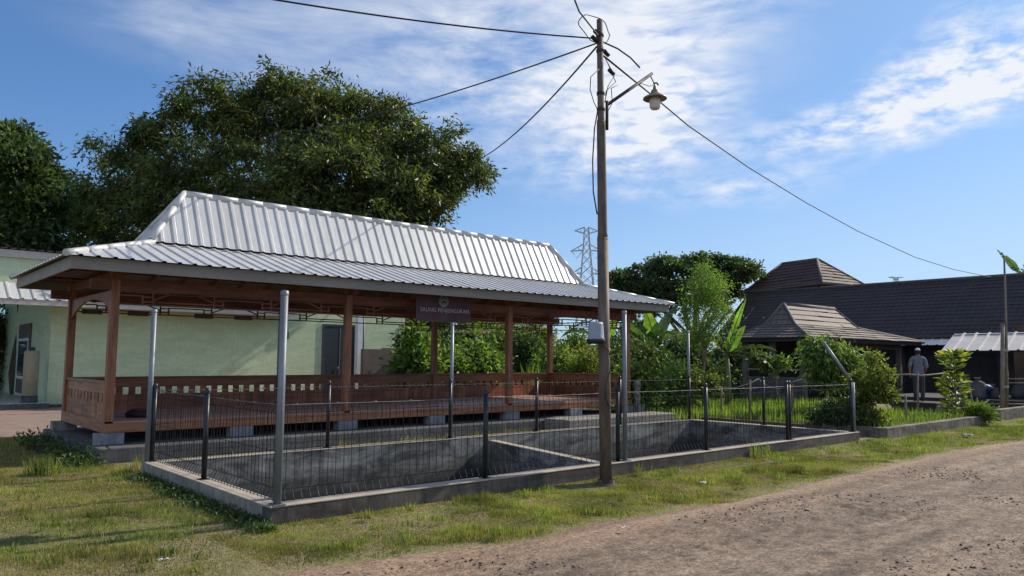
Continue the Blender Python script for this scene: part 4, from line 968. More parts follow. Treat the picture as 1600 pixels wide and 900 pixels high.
# directions: -48 degrees points right across the view, 132 left
bp = (16.777, 5.881, 1.468)
banana(bp, 1.9, [(-46, 62, 1.0, .16, 14, l_ban), (-44, 74, 1.75, .11, 10, l_ban), (-52, 28, 1.5, .2, 60, l_band), (-75, 10, 1.6, .24, 75, l_band), (130, 60, 1.4, .2, 70, l_dry), (150, 72, 1.6, .22, 60, l_band)], 'banana plant with bright upright leaf between feathery tree and grey hut', 41)
bp = (18.562, 9.931, 1.427)
banana(bp, 2.2, [(150, 55, 1.7, .3, 70, l_band), (-45, 40, 1.9, .24, 80, l_dry), (140, 80, 1.6, .22, 20, l_ban), (-30, 75, 1.8, .26, 40, l_band), (60, 60, 1.5, .25, 60, l_ban), (-100, 50, 1.5, .26, 80, l_band)], 'banana plant with brown torn leaf under the right end of the eave', 42)
bp = (20.276, 13.776, 1.388)
banana(bp, 2.3, [(132, 50, 2.2, .28, 105, l_band), (150, 70, 1.6, .28, 70, l_band), (-45, 55, 1.8, .26, 75, l_band), (-70, 80, 1.5, .25, 40, l_ban), (30, 60, 1.6, .26, 60, l_band)], 'dull green banana plant drooping beside the pale blue pail', 43)
bp = (17.500, 18.889, 1.336)
banana(bp, 2.7, [(132, 30, 1.9, .22, 110, l_dry), (-48, 35, 1.9, .22, 110, l_dry), (-100, 30, 1.8, .2, 120, l_dry), (150, 70, 1.6, .25, 60, l_band), (-30, 70, 1.6, .25, 60, l_ban)], 'banana plant with hanging dry leaves behind the maroon banner', 44)
bp = (50.371, 7.077, 4.146)
banana((bp[0], bp[1], 0), 6.9, [(132, 58, 2.1, .3, 16, l_band), (120, 20, 1.6, .3, 70, l_band), (-50, 60, 2.0, .35, 50, l_band), (40, 60, 1.8, .3, 50, l_ban)], 'tall banana plant poking over the hall roof at the right edge', 45, .12)

# feathery young tree by the far right pond corner
fp_ = (16.015, 6.196, 0.005); fx, fy = fp_[0], fp_[1]
fl = [lob((15.737, 6.027, 3.338), 30, 22.4, 1.4), lob((16.026, 5.732, 3.678), 22, 22.4, 1.3), lob((15.489, 6.310, 2.811), 20, 22.4, 1.2), lob((16.054, 5.865, 2.404), 28, 22.4, 1.1), lob((15.741, 5.926, 4.125), 16, 22.4, 1.3), lob((15.656, 6.237, 2.213), 20, 22.4, .9), lob((16.214, 5.655, 2.968), 16, 22.4, 1.2)]
plant('feathery_tree', (fx, fy, 0), fl, 230, 46, .15, .075, .028, l_fea, 'slender feathery light green tree behind the far right pond corner', 'tree', 51, None, .075, .5, m_stem, (fx, fy, 2.5), 12, .1)

# ------------------------------------------------------------------ right hand side: hut, hall, canopy
def courses(mb, a0, a1, b0, b1, n, lip=.03):
    a0, a1, b0, b1 = map(Vector, (a0, a1, b0, b1)); nr = (a1 - a0).cross(b0 - a0)
    if nr.length < 1e-6: nr = (a1 - a0).cross(b1 - a0)
    nr.normalize(); nr = -nr if nr.z < 0 else nr
    for k in range(n):
        t0, t1 = k / n, (k + 1) / n
        A, B, C_, D = a0.lerp(b0, t0), a1.lerp(b1, t0), a1.lerp(b1, t1), a0.lerp(b0, t1)
        m = max(1, round((B - A).length / 1.15))          # panels of tiles, each lying a little differently
        for i in range(m):
            f0_, f1_ = i / m, (i + 1) / m
            p, q, r, s = A.lerp(B, f0_), A.lerp(B, f1_), D.lerp(C_, f1_), D.lerp(C_, f0_)
            u, u2 = nr * lip * rnd.uniform(.55, 1.35), nr * lip * rnd.uniform(.55, 1.35)
            mb.add([p + u, q + u2, r + u2 * .1, s + u * .1, p - nr * .01, q - nr * .01], [(0, 1, 2, 3), (4, 5, 1, 0)])
hut = empty('tiled_hut', (27, 7.9, 0), 'open garden hut with grey brown tiled two tier roof and low clad wall', 'hut')
GX0, GX1, GY0, GY1, GZ = 22.53, 32.9, 6.32, 9.48, 2.45
HB = (23.45, 28.6, 7.28, 8.52, 2.95); HR = (23.8, 27.85, 7.9, 3.76)
le = [(GX0, GY0, GZ), (GX1, GY0, GZ), (GX1, GY1, GZ), (GX0, GY1, GZ)]; hbk = [(HB[0], HB[2], HB[4]), (HB[1], HB[2], HB[4]), (HB[1], HB[3], HB[4]), (HB[0], HB[3], HB[4])]; hr = [(HR[0], HR[2], HR[3]), (HR[1], HR[2], HR[3])]
mb = MB(); mc = MB()
for i in range(4):
    j = (i + 1) % 4; ra, rb = hr[0 if i in (0, 3) else 1], hr[0 if j in (0, 3) else 1]
    (mb if i in (0, 2) else mc).__class__; tgt = mb if i in (0, 2) else mc
    courses(tgt, le[i], le[j], hbk[i], hbk[j], 5, .04); courses(tgt, hbk[i], hbk[j], ra, rb, 4, .04)
rf = mb.build('roof', m_gaztile, hut)
for k_ in (0, 1):
    me_ = MB(); i_ = (1, 3)[k_]; j_ = (i_ + 1) % 4; ra = hr[0 if i_ in (0, 3) else 1]
    courses(me_, le[i_], le[j_], hbk[i_], hbk[j_], 5, .04); courses(me_, hbk[i_], hbk[j_], ra, ra, 4, .04); me_.build('roof_end', m_gaztiley, hut)
mb = MB()
for i in range(4): mb.tube([le[i], hbk[i], hr[0 if i in (0, 3) else 1]], .07, 8)
mb.tube([hr[0], hr[1]], .08, 8); mb.build('ridge_cap', m_ridge, rf)
mb = MB(); mb.box(GX0 + .06, GX1 - .06, GY0 + .06, GY0 + .1, GZ - .15, GZ - .01); mb.box(GX0 + .06, GX0 + .1, GY0 + .101, GY1 - .06, GZ - .15, GZ - .01); mb.build('eave_board', m_darkint, hut)
hx, hy = 23.15, 6.85
for (x, y) in ((hx, hy), (hx, 8.05), (hx, 9.2), (27.2, hy), (31.5, hy), (31.5, 9.2)):
    mb = MB(); mb.box(x - .09, x + .09, y - .09, y + .09, 0, 2.6); mb.build('post', m_stone, hut)
mb = MB(); mb.box(hx - .05, hx + .05, hy + .092, 9.1, 0, 1.0); mb.build('low_wall', m_stone, hut)
mb = MB(); mb.box(hx - .07, hx + .07, hy + .092, 9.1, 1.25, 1.31); mb.build('rail', m_bamboo, hut)
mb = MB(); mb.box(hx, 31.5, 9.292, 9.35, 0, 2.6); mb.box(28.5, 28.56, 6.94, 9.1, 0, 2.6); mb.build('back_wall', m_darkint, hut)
mb = MB(); mb.box(27.3, 31.4, hy - .03, hy + .03, 2.1, 2.4); mb.build('front_board', m_brownwall, hut)

hall = empty('tiled_hall', (38.8, 4, 0), 'long dark tiled hall with raised joglo roof top behind the hut', 'building')
mb = MB(); courses(mb, (34.8, 18.6, 2.7), (34.8, -14, 2.7), (38.8, 18.6, 5.72), (38.8, -14, 5.72), 16, .022); courses(mb, (42.8, -14, 2.7), (42.8, 18.6, 2.7), (38.8, -14, 5.72), (38.8, 18.6, 5.72), 14, .05)
rf = mb.build('roof', m_halltile, hall)
mb = MB(); mb.tube([(38.8, 18.7, 5.75), (38.8, -14, 5.75)], .1, 8); mb.build('ridge_cap', m_ridge, rf)
jr0, jr1 = (41.000, 17.595, 7.652), (41.000, 15.236, 7.755)
jb = [(39.200, 14.215, 6.109), (39.200, 18.976, 5.841), None, (43.000, 13.247, 6.155)]
jz = 6.0; jb = [(39.0, 14.0, 6.13), (39.0, 18.9, 5.9), (43.2, 19.6, 5.9), (43.2, 13.2, 6.1)]
mb = MB(); jm = [(39.9, 14.6, 6.75), (39.9, 18.3, 6.75), (42.3, 18.3, 6.75), (42.3, 14.6, 6.75)]
rA, rB = (41, 15.2, 7.76), (41, 17.5, 7.68)
courses(mb, jb[1], jb[0], rB, rA, 8, .05); courses(mb, jb[0], jb[3], rA, rA, 8, .05); courses(mb, jb[3], jb[2], rA, rB, 8, .05); courses(mb, jb[2], jb[1], rB, rB, 8, .05)
jf = mb.build('joglo_roof', m_joglo, hall)
mb = MB(); mb.tube([jb[0], rA], .09, 8); mb.tube([jb[3], rA], .09, 8); mb.tube([rA, rB], .09, 8); mb.tube([jb[1], rB], .09, 8); mb.build('ridge_cap', m_ridge, jf)
mb = MB(); mb.bar((38.95, 13.95, 6.08), (38.95, 18.95, 5.86), .1, .1); mb.bar((38.95, 13.95, 6.08), (43.3, 13.12, 6.05), .1, .1); mb.build('flashing', m_ridge, jf)
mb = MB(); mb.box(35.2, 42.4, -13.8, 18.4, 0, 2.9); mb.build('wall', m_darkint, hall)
mb = MB(); ribbed(mb, ((34.2, 9.4, 2.36), (34.2, 2.6, 2.36)), ((34.9, 9.4, 2.66), (34.9, 2.6, 2.66)), .4, .1, .03); mb.build('gutter_sheet', m_canopy, hall)
mb = MB(); mb.box(39.6, 39.7, 2.3, 3.0, 5.55, 5.95); mb.build('gable_board', m_white, hall)
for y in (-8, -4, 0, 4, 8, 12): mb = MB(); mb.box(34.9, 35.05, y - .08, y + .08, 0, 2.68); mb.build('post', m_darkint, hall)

cn = empty('sheet_canopy', (28.5, .5, 0), 'white ribbed sheet canopy on posts in front of the dark hall', 'canopy')
mb = MB(); ribbed(mb, ((27.2, 3.62, 2.0), (27.2, -6.5, 2.06)), ((28.6, 3.62, 2.66), (28.6, -6.5, 2.72)), .42, .11, .04); mb.build('roof_sheet', m_canopy, cn)
for x, y, z in ((27.3, 3.4, 2.0), (27.3, .2, 2.0), (27.3, -3, 2.0), (28.5, 3.4, 2.6), (28.5, -3, 2.6)):
    mb = MB(); mb.tube([(x, y, .3), (x, y, z)], .045, 8); mb.build('post', m_darkint, cn)
mb = MB(); mb.bar((27.3, 3.6, 1.97), (27.3, -6.4, 2.03), .06); mb.bar((28.5, 3.6, 2.6), (28.5, -6.4, 2.66), .06); mb.build('beam', m_darkint, cn)
mb = MB(); mb.box(30.8, 30.86, -6.5, 2.3, .3, 3.0); mb.build('back_panel', m_brownwall, cn)
tag(MB().box(26.9, 34.7, -6.5, 5.9, -.02, .3).build('terrace_slab', m_darkint, org=(28, 0, 0), bevel=.02), 'dark raised floor slab under the white canopy', 'floor slab')
tag(MB().box(22.9, 24.1, 2.3, 3.7, -.02, .3).build('door_step', m_darkint, org=(23.5, 3, 0), bevel=.02), 'small dark step block the standing person is on', 'step')
tp = (27.501, 2.813, 0.993)
mb = MB(); rg2 = np.random.default_rng(8)
for k in range(9): mb.lathe((tp[0] + rg2.normal() * .12, tp[1] + rg2.normal() * .22, tp[2] - .42 + rg2.uniform(0, .16)), [(.001, -.1), (.22, -.02), (.24, .08), (.13, .16), (.001, .19)], 9)
mb.box(tp[0] - .3, tp[0] + .3, tp[1] - .5, tp[1] + .5, .3, tp[2] - .36); tag(mb.build('tarpaulin', m_tarp, org=(tp[0], tp[1], .3)), 'bright blue tarpaulin heaped over boxes beneath the canopy', 'tarpaulin')
for i, (p, lab) in enumerate((((27.206, 2.480, 0.374), 'large whitish sack under the canopy left of the bamboo pole'), ((27.928, 2.226, 0.547), 'small whitish sack close to the left of the bamboo pole'), ((28.872, 1.674, 0.476), 'whitish sack under the canopy right of the bamboo pole'))):
    e = empty('sack', (p[0], p[1], .3), lab, 'sack', 'sacks stored under the canopy'); s_ = (.95, .6, .8)[i]
    mb = MB(); mb.lathe((p[0], p[1], .3), [(.001, 0), (.24 * s_, .01), (.3 * s_, .15), (.29 * s_, .4), (.22 * s_, .6 * s_), (.07, .68 * s_)], 12)
    mb.v = [(x + .03 * math.sin(9 * z + 4 * y), y + .04 * math.sin(7 * z + 5 * x), z) for x, y, z in mb.v]; mb.build('sack_body', m_sack, e)
    mb = MB(); mb.lathe((p[0], p[1], .3 + .66 * s_), [(.06, 0), (.05, .03), (.12, .12), (.1, .13), (.001, .08)], 10); mb.build('tied_neck', m_sack, e)

# ------------------------------------------------------------------ garden bed, kerbs, small fences
kz = .205
kb = empty('garden_kerb', (16.5, 0, 0), 'low stained cement kerb edging the tall grass bed', 'kerb', )
mb = MB(); mb.box(13.45, 19.5, -.12, .06, -.08, kz); mb.build('kerb_front', m_conc, kb, bevel=.012)
mb = MB(); mb.box(13.45, 13.62, .062, 1.3, -.08, kz); mb.build('kerb_end', m_conc, kb, bevel=.012)
mb = MB(); mb.box(19.33, 19.5, .062, 1.0, -.08, kz); mb.build('kerb_end', m_conc, kb, bevel=.012)
mb = MB(); mb.box(13.63, 19.32, .062, 9.4, -.05, .14); mb.build('soil', m_brown, kb)
kb = empty('garden_kerb', (25, 0, 0), 'second cement kerb further right past the bamboo pole', 'kerb')
k0 = (20.878, -0.205, 0.000)
mb = MB(); mb.box(k0[0], 40, -.05, .15, -.08, .3); mb.build('kerb_front', m_conc, kb, bevel=.012)
mb = MB(); mb.box(k0[0], k0[0] + .2, .152, 1.6, -.08, .3); mb.build('kerb_end', m_conc, kb, bevel=.012)
def stakefence(name, label, cat, stakes, rails, mat_s, mat_r, r=.035, rr=.022):
    e = empty(name, (stakes[0][0][0], stakes[0][0][1], 0), label, cat)
    for a, b in stakes: mb = MB(); mb.tube([(a[0], a[1], 0), b], [r, r * .85], 8); mb.build('stake', mat_s, e)
    for pts in rails: mb = MB(); mb.tube(pts, rr, 6); mb.build('rail' if rr > .015 else 'rope', mat_r, e)
stakefence('bamboo_fence', 'weathered bamboo rail fence in front of the standing person', 'fence', [((20.299, 1.877, 0.222), (20.229, 1.809, 1.270)), ((19.161, 2.877, 0.212), (19.087, 2.805, 1.315))],
           [[(18.861, 3.022, 1.166), (20.037, 1.982, 1.232), (20.318, 1.740, 1.197), (20.868, 1.248, 1.276)]], m_bamboo, m_bamboo)
stakefence('bamboo_fence', 'pair of thin pale bamboo rails right of the tall bamboo pole', 'fence', [((24.554, 0.831, 0.115), (24.474, 0.752, 1.319)), ((25.553, -0.047, 0.124), (25.473, -0.126, 1.328))],
           [[(24.459, 0.794, 1.078), (25.640, -0.243, 1.089)], [(24.467, 0.802, 0.958), (25.650, -0.234, 0.948)], [(25.160, 1.620, 0.237), (26.897, 0.097, 0.231)]], m_bamboo, m_bamboo)
stakefence('rope_fence', 'short grey stakes joined by drooping rope in front of the hut wall', 'fence', [((14.301, 4.475, 0.145), (14.250, 4.425, 0.915)), ((14.869, 3.977, 0.150), (14.807, 3.915, 1.087)), ((16.644, 3.760, 0.121), (16.588, 3.704, 0.964)), ((15.732, 5.888, 0.181), (15.689, 5.846, 0.825))],
           [[(15.692, 5.848, 0.788), (14.688, 4.715, 0.863), (14.543, 4.172, 0.884), (14.813, 3.921, 1.003), (15.241, 3.932, 1.115), (15.722, 3.937, 0.902), (16.147, 3.841, 0.828), (16.585, 3.701, 1.016), (16.955, 3.635, 1.083), (17.406, 3.540, 0.812), (17.876, 3.405, 0.735)]], m_bamboo, m_rope, .03, .012)
for p, q_, lab in (((16.358, 0.661, 0.207), (16.319, 0.622, 0.795), 'short grey stake in the tall grass near the kerb middle'), ((19.095, 0.262, 0.221), (19.026, 0.241, 0.873), 'thick short stub post at the right of the columnar plant'), ((20.438, 0.411, 0.295), (20.232, 0.504, 0.996), 'leaning thin stick right of the columnar plant'),):
    o = MB().tube([(p[0], p[1], 0), q_], [.05 if 'thick' in lab else .035, .04 if 'thick' in lab else .025], 8).build('wooden_stake', m_bamboo, org=(p[0], p[1], 0)); tag(o, lab, 'stake')
bp_ = empty('bamboo_pole', (24.4, .9, 0), 'tall bamboo pole with thin pipe lashed on at the right edge', 'pole')
b1 = (24.269, 0.748, 2.803); b2 = (24.158, 0.582, 4.931); b0 = (23.778, 0.744, -0.162)
mb = MB(); mb.tube([(b0[0], b0[1], 0), b1], [.075, .06], 10); mb.build('bamboo_shaft', m_bamboo, bp_)
mb = MB(); mb.tube([(b0[0] + .1, b0[1] - .1, 0), (b1[0] + .07, b1[1] - .07, b1[2]), b2], [.04, .035, .028], 8); mb.build('pipe', m_bamboo, bp_)
for t in (.3, .7): mb = MB(); p = Vector((b0[0], b0[1], 0)).lerp(Vector(b1), t); mb.lathe((p.x + .04, p.y - .04, p.z), [(.1, -.04), (.12, 0), (.1, .04)], 10); mb.build('lashing', m_rope, bp_)

def bush(p, lbs, n, per, cr, L, W, mat, lab, seed, name='bush', droop=.25, cat='bush', stem=m_stem, tr=.035, inner=.2):
    return plant(name, (p[0], p[1], .0), lbs, n, per, cr, L, W, mat, lab, cat, seed, None, tr, droop, stem, None, 8, inner)
b_ = (14.177, 0.503, 0.741)
bush(b_, [lob((14.182, 0.469, 0.983), 22, 17, 1), lob((14.058, 0.627, 0.584), 20, 17, .9), lob((14.327, 0.292, 1.383), 12, 17, 1), lob((14.139, 0.426, 1.637), 9, 17, 1.4), lob((14.406, 0.290, 0.843), 13, 17, .9), lob((13.912, 0.683, 1.166), 13, 17, 1), lob((14.446, 0.209, 1.213), 7, 17, 1), lob((14.205, 0.531, 0.315), 20, 17, .6)], 170, 34, .075, .085, .042, l_yel, 'rounded yellow green bush just right of the bent arm pole', 61, tr=.02)
b_ = (18.584, 3.780, 0.000)
bush(b_, [lob((17.062, 2.934, 1.672), 32, 20.8, .9), lob((16.782, 3.147, 1.930), 16, 20.8, .8), lob((17.409, 2.640, 1.588), 24, 20.8, 1), lob((17.202, 2.876, 1.151), 28, 20.8, .9)], 150, 40, .14, .2, .05, l_mid, 'drooping leafy bush behind the bent arm pole, in front of hut', 62, droop=.9)
b_ = (14.512, 1.325, -0.000)
bush(b_, [lob((13.659, 0.993, 0.452), 30, 17, .7), lob((13.915, 0.786, 0.312), 26, 17, .6), lob((14.014, 1.498, 0.336), 24, 17.6, .6)], 130, 40, .1, .09, .045, l_dark, 'low dark bush at the foot of the bent arm pole', 63)
b_ = (18.981, 0.428, 0.100)
cp = empty('columnar_plant', (b_[0], b_[1], 0), 'columnar yellow and green variegated plant in tiers near the kerb end', 'plant')
mb = MB(); mb.tube([(b_[0], b_[1], 0), (b_[0] + .03, b_[1], .9), (b_[0] + .02, b_[1], 1.8)], [.03, .025, .012], 6); mb.build('stem', m_stem, cp)
rg2 = np.random.default_rng(64); cc_, dd_ = [], []
for z, ln in ((1.84, .3), (1.78, .42), (1.70, .5), (1.62, .5), (1.53, .42), (1.42, .3), (1.3, .22), (1.22, .34), (1.14, .46), (1.06, .48), (.98, .42), (.9, .5), (.82, .5), (.72, .42), (.6, .38), (.48, .42), (.36, .4), (.24, .36)):
    for k in range(24):
        a = rg2.uniform(0, 6.283); l_ = ln * rg2.uniform(.75, 1.1); d = np.array([math.cos(a), math.sin(a), rg2.uniform(.05, .5)]); d /= np.linalg.norm(d)
        cc_.append(np.array([b_[0], b_[1], z]) + d * (l_ - .14)); dd_.append(d + rg2.normal(size=3) * .12)
npmesh('leaves', leaves(np.array(cc_), np.array(dd_), .26, .075, rg2), 4, LF, l_cro, cp)
b_ = (20.759, 0.521, 0.100)
bush(b_, [lob((19.357, 0.026, 0.274), 18, 20, .6)], 50, 34, .1, .22, .02, l_mid, 'spiky dark green clump at the right end of the kerb', 65, 'spiky_plant', -.3, 'plant')
b_ = (20.018, 6.107, 0.421)
bush((b_[0], b_[1]), [lob((19.540, 6.371, 1.672), 14, 25, .8), lob((19.949, 6.038, 1.466), 17, 25, .6), lob((19.719, 6.253, 1.360), 12, 25, .6)], 46, 26, .12, .16, .07, l_mid, 'thin sapling with sparse leaves in front of the hut opening', 66, 'sapling', .1, 'sapling')
b_ = (14.895, 5.951, 0.210)
bush((b_[0], b_[1]), [lob((14.888, 5.868, 0.929), 18, 21.5, 1), lob((15.390, 5.427, 0.934), 14, 21.5, 1)], 60, 30, .1, .1, .05, l_yel, 'small yellowish bush at the foot of the feathery tree', 67)

# ------------------------------------------------------------------ person standing under the hut eave
ps = empty('person', (23.42, 3.0, .3), 'person in grey shirt and white cap standing with back turned under hut eave', 'person')
def skinned(name, joints, edges, mat, root=0):
    me = bpy.data.meshes.new(name); me.from_pydata([j[0] for j in joints], edges, []); o = link(name, me, mat, ps)
    s = o.modifiers.new('skin', 'SKIN')
    for v, j in zip(me.skin_vertices[0].data if me.skin_vertices else [], joints): v.radius = j[1]
    if not me.skin_vertices:
        bpy.context.view_layer.objects.active = o
    return o
def figure():
    J = [((0, 0, .93), (.15, .10)), ((0, 0, 1.12), (.14, .095)), ((0, 0, 1.30), (.165, .10)), ((0, 0, 1.42), (.12, .075)), ((0, 0, 1.50), (.052, .055)), ((0, .01, 1.58), (.075, .09)), ((0, .01, 1.68), (.078, .095)), ((0, .0, 1.74), (.05, .06)),
         ((.19, 0, 1.39), (.055, .055)), ((.24, -.02, 1.12), (.045, .045)), ((.2, .14, .95), (.035, .035)), ((.18, .2, .93), (.03, .022)),
         ((-.19, 0, 1.39), (.055, .055)), ((-.25, -.01, 1.12), (.045, .045)), ((-.24, .06, .88), (.035, .035)), ((-.23, .1, .80), (.03, .022)),
         ((.09, 0, .86), (.088, .09)), ((.10, .02, .48), (.06, .065)), ((.10, -.01, .09), (.045, .05)), ((.11, .12, .04), (.04, .03)),
         ((-.09, 0, .86), (.088, .09)), ((-.10, .03, .48), (.06, .065)), ((-.11, .0, .09), (.045, .05)), ((-.13, .12, .04), (.04, .03))]
    E_ = [(0, 1), (1, 2), (2, 3), (3, 4), (4, 5), (5, 6), (6, 7), (3, 8), (8, 9), (9, 10), (10, 11), (3, 12), (12, 13), (13, 14), (14, 15), (0, 16), (16, 17), (17, 18), (18, 19), (0, 20), (20, 21), (21, 22), (22, 23)]
    me = bpy.data.meshes.new('body'); me.from_pydata([j[0] for j in J], E_, []); o = link('body', me, m_skin, ps)
    bm = bmesh.new(); bm.from_mesh(me); lay = bm.verts.layers.skin.verify(); bm.verts.ensure_lookup_table()
    for v, j in zip(bm.verts, J): v[lay].radius = j[1]; v[lay].use_root = (v.index == 0)
    bm.to_mesh(me); bm.free()
    o.modifiers.new('skin', 'SKIN'); sb = o.modifiers.new('smooth', 'SUBSURF'); sb.levels = 1; sb.render_levels = 1
    ev = o.evaluated_get(bpy.context.evaluated_depsgraph_get()); m2 = bpy.data.meshes.new_from_object(ev)
    o.modifiers.clear(); o.data = m2; m2.materials.clear()
    for m in (m_skin, ): m2.materials.append(m)
    for p in m2.polygons: p.use_smooth = True
    def shell(name, f, mat, d):
        b2 = bmesh.new(); b2.from_mesh(m2); b2.normal_update()
        bmesh.ops.delete(b2, geom=[q for q in b2.faces if not f(q.calc_center_median())], context='FACES')
        for v in b2.verts: v.co += v.normal * d
        m3 = bpy.data.meshes.new(name); b2.to_mesh(m3); b2.free(); return link(name, m3, mat, ps)
    shell('shirt', lambda c: .84 < c.z < 1.47 and not (abs(c.x) > .2 and c.z < 1.1), m_cloth, .018)
    shell('trousers', lambda c: .08 < c.z < .93 and abs(c.x) < .19, m_trouser, .014)
    shell('shoes', lambda c: c.z < .09, m_rubber, .012)
    shell('hair', lambda c: c.z > 1.56 and c.y < .03, m_rubber, .008)
    shell('cap', lambda c: c.z > 1.655, m_cap, .016)
    mb = MB(); o3 = worldloc(ps)
    for s_ in (-1, 1):
        for k in range(4):
            b = o3 + (Vector((.18, .2, .93)) if s_ > 0 else Vector((-.23, .1, .80))) + Vector((0, .0, .012 * (k - 1.5))); mb.tube([b, b + Vector((0, .045, -.01)), b + Vector((-.012 * s_, .075, -.03 - .004 * k))], [.009, .008, .006], 6)
        b = o3 + (Vector((.18, .2, .94)) if s_ > 0 else Vector((-.23, .1, .81))); mb.tube([b, b + Vector((-.03 * s_, .03, .01)), b + Vector((-.035 * s_, .06, 0))], [.01, .009, .007], 6)
    mb.build('fingers', m_skin, ps)
    mb = MB(); c = o3 + Vector((0, .115, 1.66))
    mb.tube([c + Vector((-.03, -.01, 0)), c + Vector((-.03, .004, 0))], .011, 6); mb.tube([c + Vector((.03, -.01, 0)), c + Vector((.03, .004, 0))], .011, 6); mb.tube([c + Vector((-.025, -.01, -.075)), c + Vector((.025, -.01, -.075))], .007, 6); mb.build('face', m_rubber, ps)
    ps.rotation_euler = (0, 0, R(-60))
figure()

# ------------------------------------------------------------------ far pylons
def pylon(c, h, label, s=1, arms=(.955, .83, .66, .48)):
    e = empty('transmission_pylon', (c[0], c[1], 0), label, 'pylon'); rd_ = Vector((.752, -.659, 0)); rd2 = Vector((.659, .752, 0))
    mb = MB(); hw = lambda t: (4.4 * (1 - t) ** 1.25 + .75) * s; P = lambda a, b, t: Vector((c[0], c[1], 0)) + (rd_ * a + rd2 * b) * hw(t) + Vector((0, 0, h * t)); r = .13 * s
    lev = [0, .14, .27, .38, .48, .57, .65, .72, .79, .85, .91, .96, 1.0]
    for t0, t1 in zip(lev, lev[1:]):
        for a, b in ((-1, -1), (1, -1), (1, 1), (-1, 1)): mb.tube([P(a, b, t0), P(a, b, t1)], r * 1.3, 4)
        for (a, b), (a2, b2) in zip(((-1, -1), (1, -1), (1, 1), (-1, 1)), ((1, -1), (1, 1), (-1, 1), (-1, -1))):
            mb.tube([P(a, b, t0), P(a2, b2, t1)], r, 4); mb.tube([P(a2, b2, t0), P(a, b, t1)], r, 4)
    mb.build('lattice_mast', m_pylon, e)
    for i, t in enumerate(arms):
        mb = MB(); L = (4.2 if i == 0 else 5.6) * s; up_z = Vector((0, 0, h * t))
        base = Vector((c[0], c[1], 0)) + up_z
        for g in (-1, 1):
            tip = base + rd_ * L * g + Vector((0, 0, -.4 if i else .9))
            for b in (-1, 1):
                mb.tube([P(g, b, t), tip], r, 4); mb.tube([P(g, b, min(1, t + .045)), tip], r, 4)
            for k in (.3, .6): q0 = P(g, -1, t).lerp(tip, k); mb.tube([q0, P(g, -1, min(1, t + .045)).lerp(tip, min(1, k + .15))], r * .8, 4)
        ar = mb.build('cross_arm', m_pylon, e)
        if i:
            mb = MB()
            for g in (-1, 1):
                a = base + rd_ * (L * .9) * g + Vector((0, 0, -.5)); b = base + rd_ * (1.6 * s) * g + Vector((0, 0, -.5)); m = (a + b) / 2 + Vector((0, 0, -2.3 * s)); mb.tube([a, m, b], .13 * s, 4)
            mb.build('insulator_string', m_pylon, ar)
pylon((188.308, 172.248, 1.950), 47.2, 'tall lattice electricity pylon in the distance beside the utility pole')
pylon((539.917, 210.972, 3.721), 59.5, 'tiny faint pylon tip far behind the hall roof', 1.3, (.985, .90))

# ------------------------------------------------------------------ grass and ground cover
rng = np.random.default_rng(17)
ev = np.vectorize(edge); gzv = np.vectorize(gz)
def density(x, y): return .4 * vnoise(x, y, 1.3, 4) + .35 * vnoise(x, y, 4.5, 9) + .25 * vnoise(x, y, 13, 14)
def lawn(p, lo):
    d = density(p[:, 0], p[:, 1]); return p[d + rng.normal(0, .06, len(d)) > lo + .06]
pa = scatter(rng, 170000, -.6, 10, -2.1, -.012); pa = pa[pa[:, 1] > ev(pa[:, 0]) + .02 + np.abs(rng.normal(0, .28, len(pa))) - .1]; pa = lawn(pa, .305)
pb = scatter(rng, 60000, 10, 24, -2.5, -.012); pb = pb[pb[:, 1] > ev(pb[:, 0]) + .02 + np.abs(rng.normal(0, .16, len(pb)))]; pb = lawn(pb, .22)
pb = pb[~((pb[:, 0] > 13.4) & (pb[:, 0] < 19.55) & (pb[:, 1] > -.13))]
pc_ = scatter(rng, 150000, -4.2, -.012, -1.6, 6.5); pc_ = pc_[pc_[:, 1] > ev(pc_[:, 0]) + np.abs(rng.normal(0, .15, len(pc_)))]; pc_ = lawn(pc_, .37)
pd_ = scatter(rng, 26000, -.3, 13, 4.16, 5.5); pd_ = pd_[~((pd_[:, 0] > 8.85) & (pd_[:, 1] > 4.7))]; pd_ = lawn(pd_, .45)
pe_ = scatter(rng, 22000, -5, -.25, 6.4, 10.5)
def mk(name, p, h, w_, mat, label, lean=.55):
    o = blades(name, p, h, w_, mat, rng, gzv(p[:, 0], p[:, 1]) - .004, lean, None, False, 1); return tag(o, label, 'grass', None, 'stuff')
k = rng.random(len(pa)) < .45 + .3 * (vnoise(pa[:, 0], pa[:, 1], .9, 2) > .5)
mk('verge_grass', pa[k], .034, .0075, l_grassg, 'short fresh green grass along the pond front wall')
mk('verge_dry_grass', pa[~k], .032, .008, l_grass, 'short dry mixed grass along the road verge')
mk('verge_grass', pb, .042, .012, l_grassg, 'bright short grass on the verge at far right')
kk = rng.random(len(pc_)) < .75 * (vnoise(pc_[:, 0], pc_[:, 1], 1.1, 6) > .45) + .1
mk('lawn_grass', pc_[~kk], .032, .0075, l_grass, 'dry patchy lawn left of the pond')
mk('lawn_fresh_grass', pc_[kk], .038, .0075, l_grassg, 'fresher green patches in the lawn left of the pond')
mk('strip_grass', np.concatenate([pd_, pe_]), .07, .011, l_grass, 'grass around the pavilion plinth')
th = np.concatenate([scatter(rng, 95000, -.6, 10, -2.0, -.012), scatter(rng, 95000, -4.2, -.012, -1.6, 6.5), scatter(rng, 40000, 10, 22, -2.3, -.13)]); th = th[th[:, 1] > ev(th[:, 0]) + .06 + np.abs(rng.normal(0, .2, len(th)))]
o = blades('thatch', th, .018, .011, l_thatch, rng, gzv(th[:, 0], th[:, 1]) - .002, 1.2, None, False); tag(o, 'matted short thatch between the grass blades', 'grass', None, 'stuff')
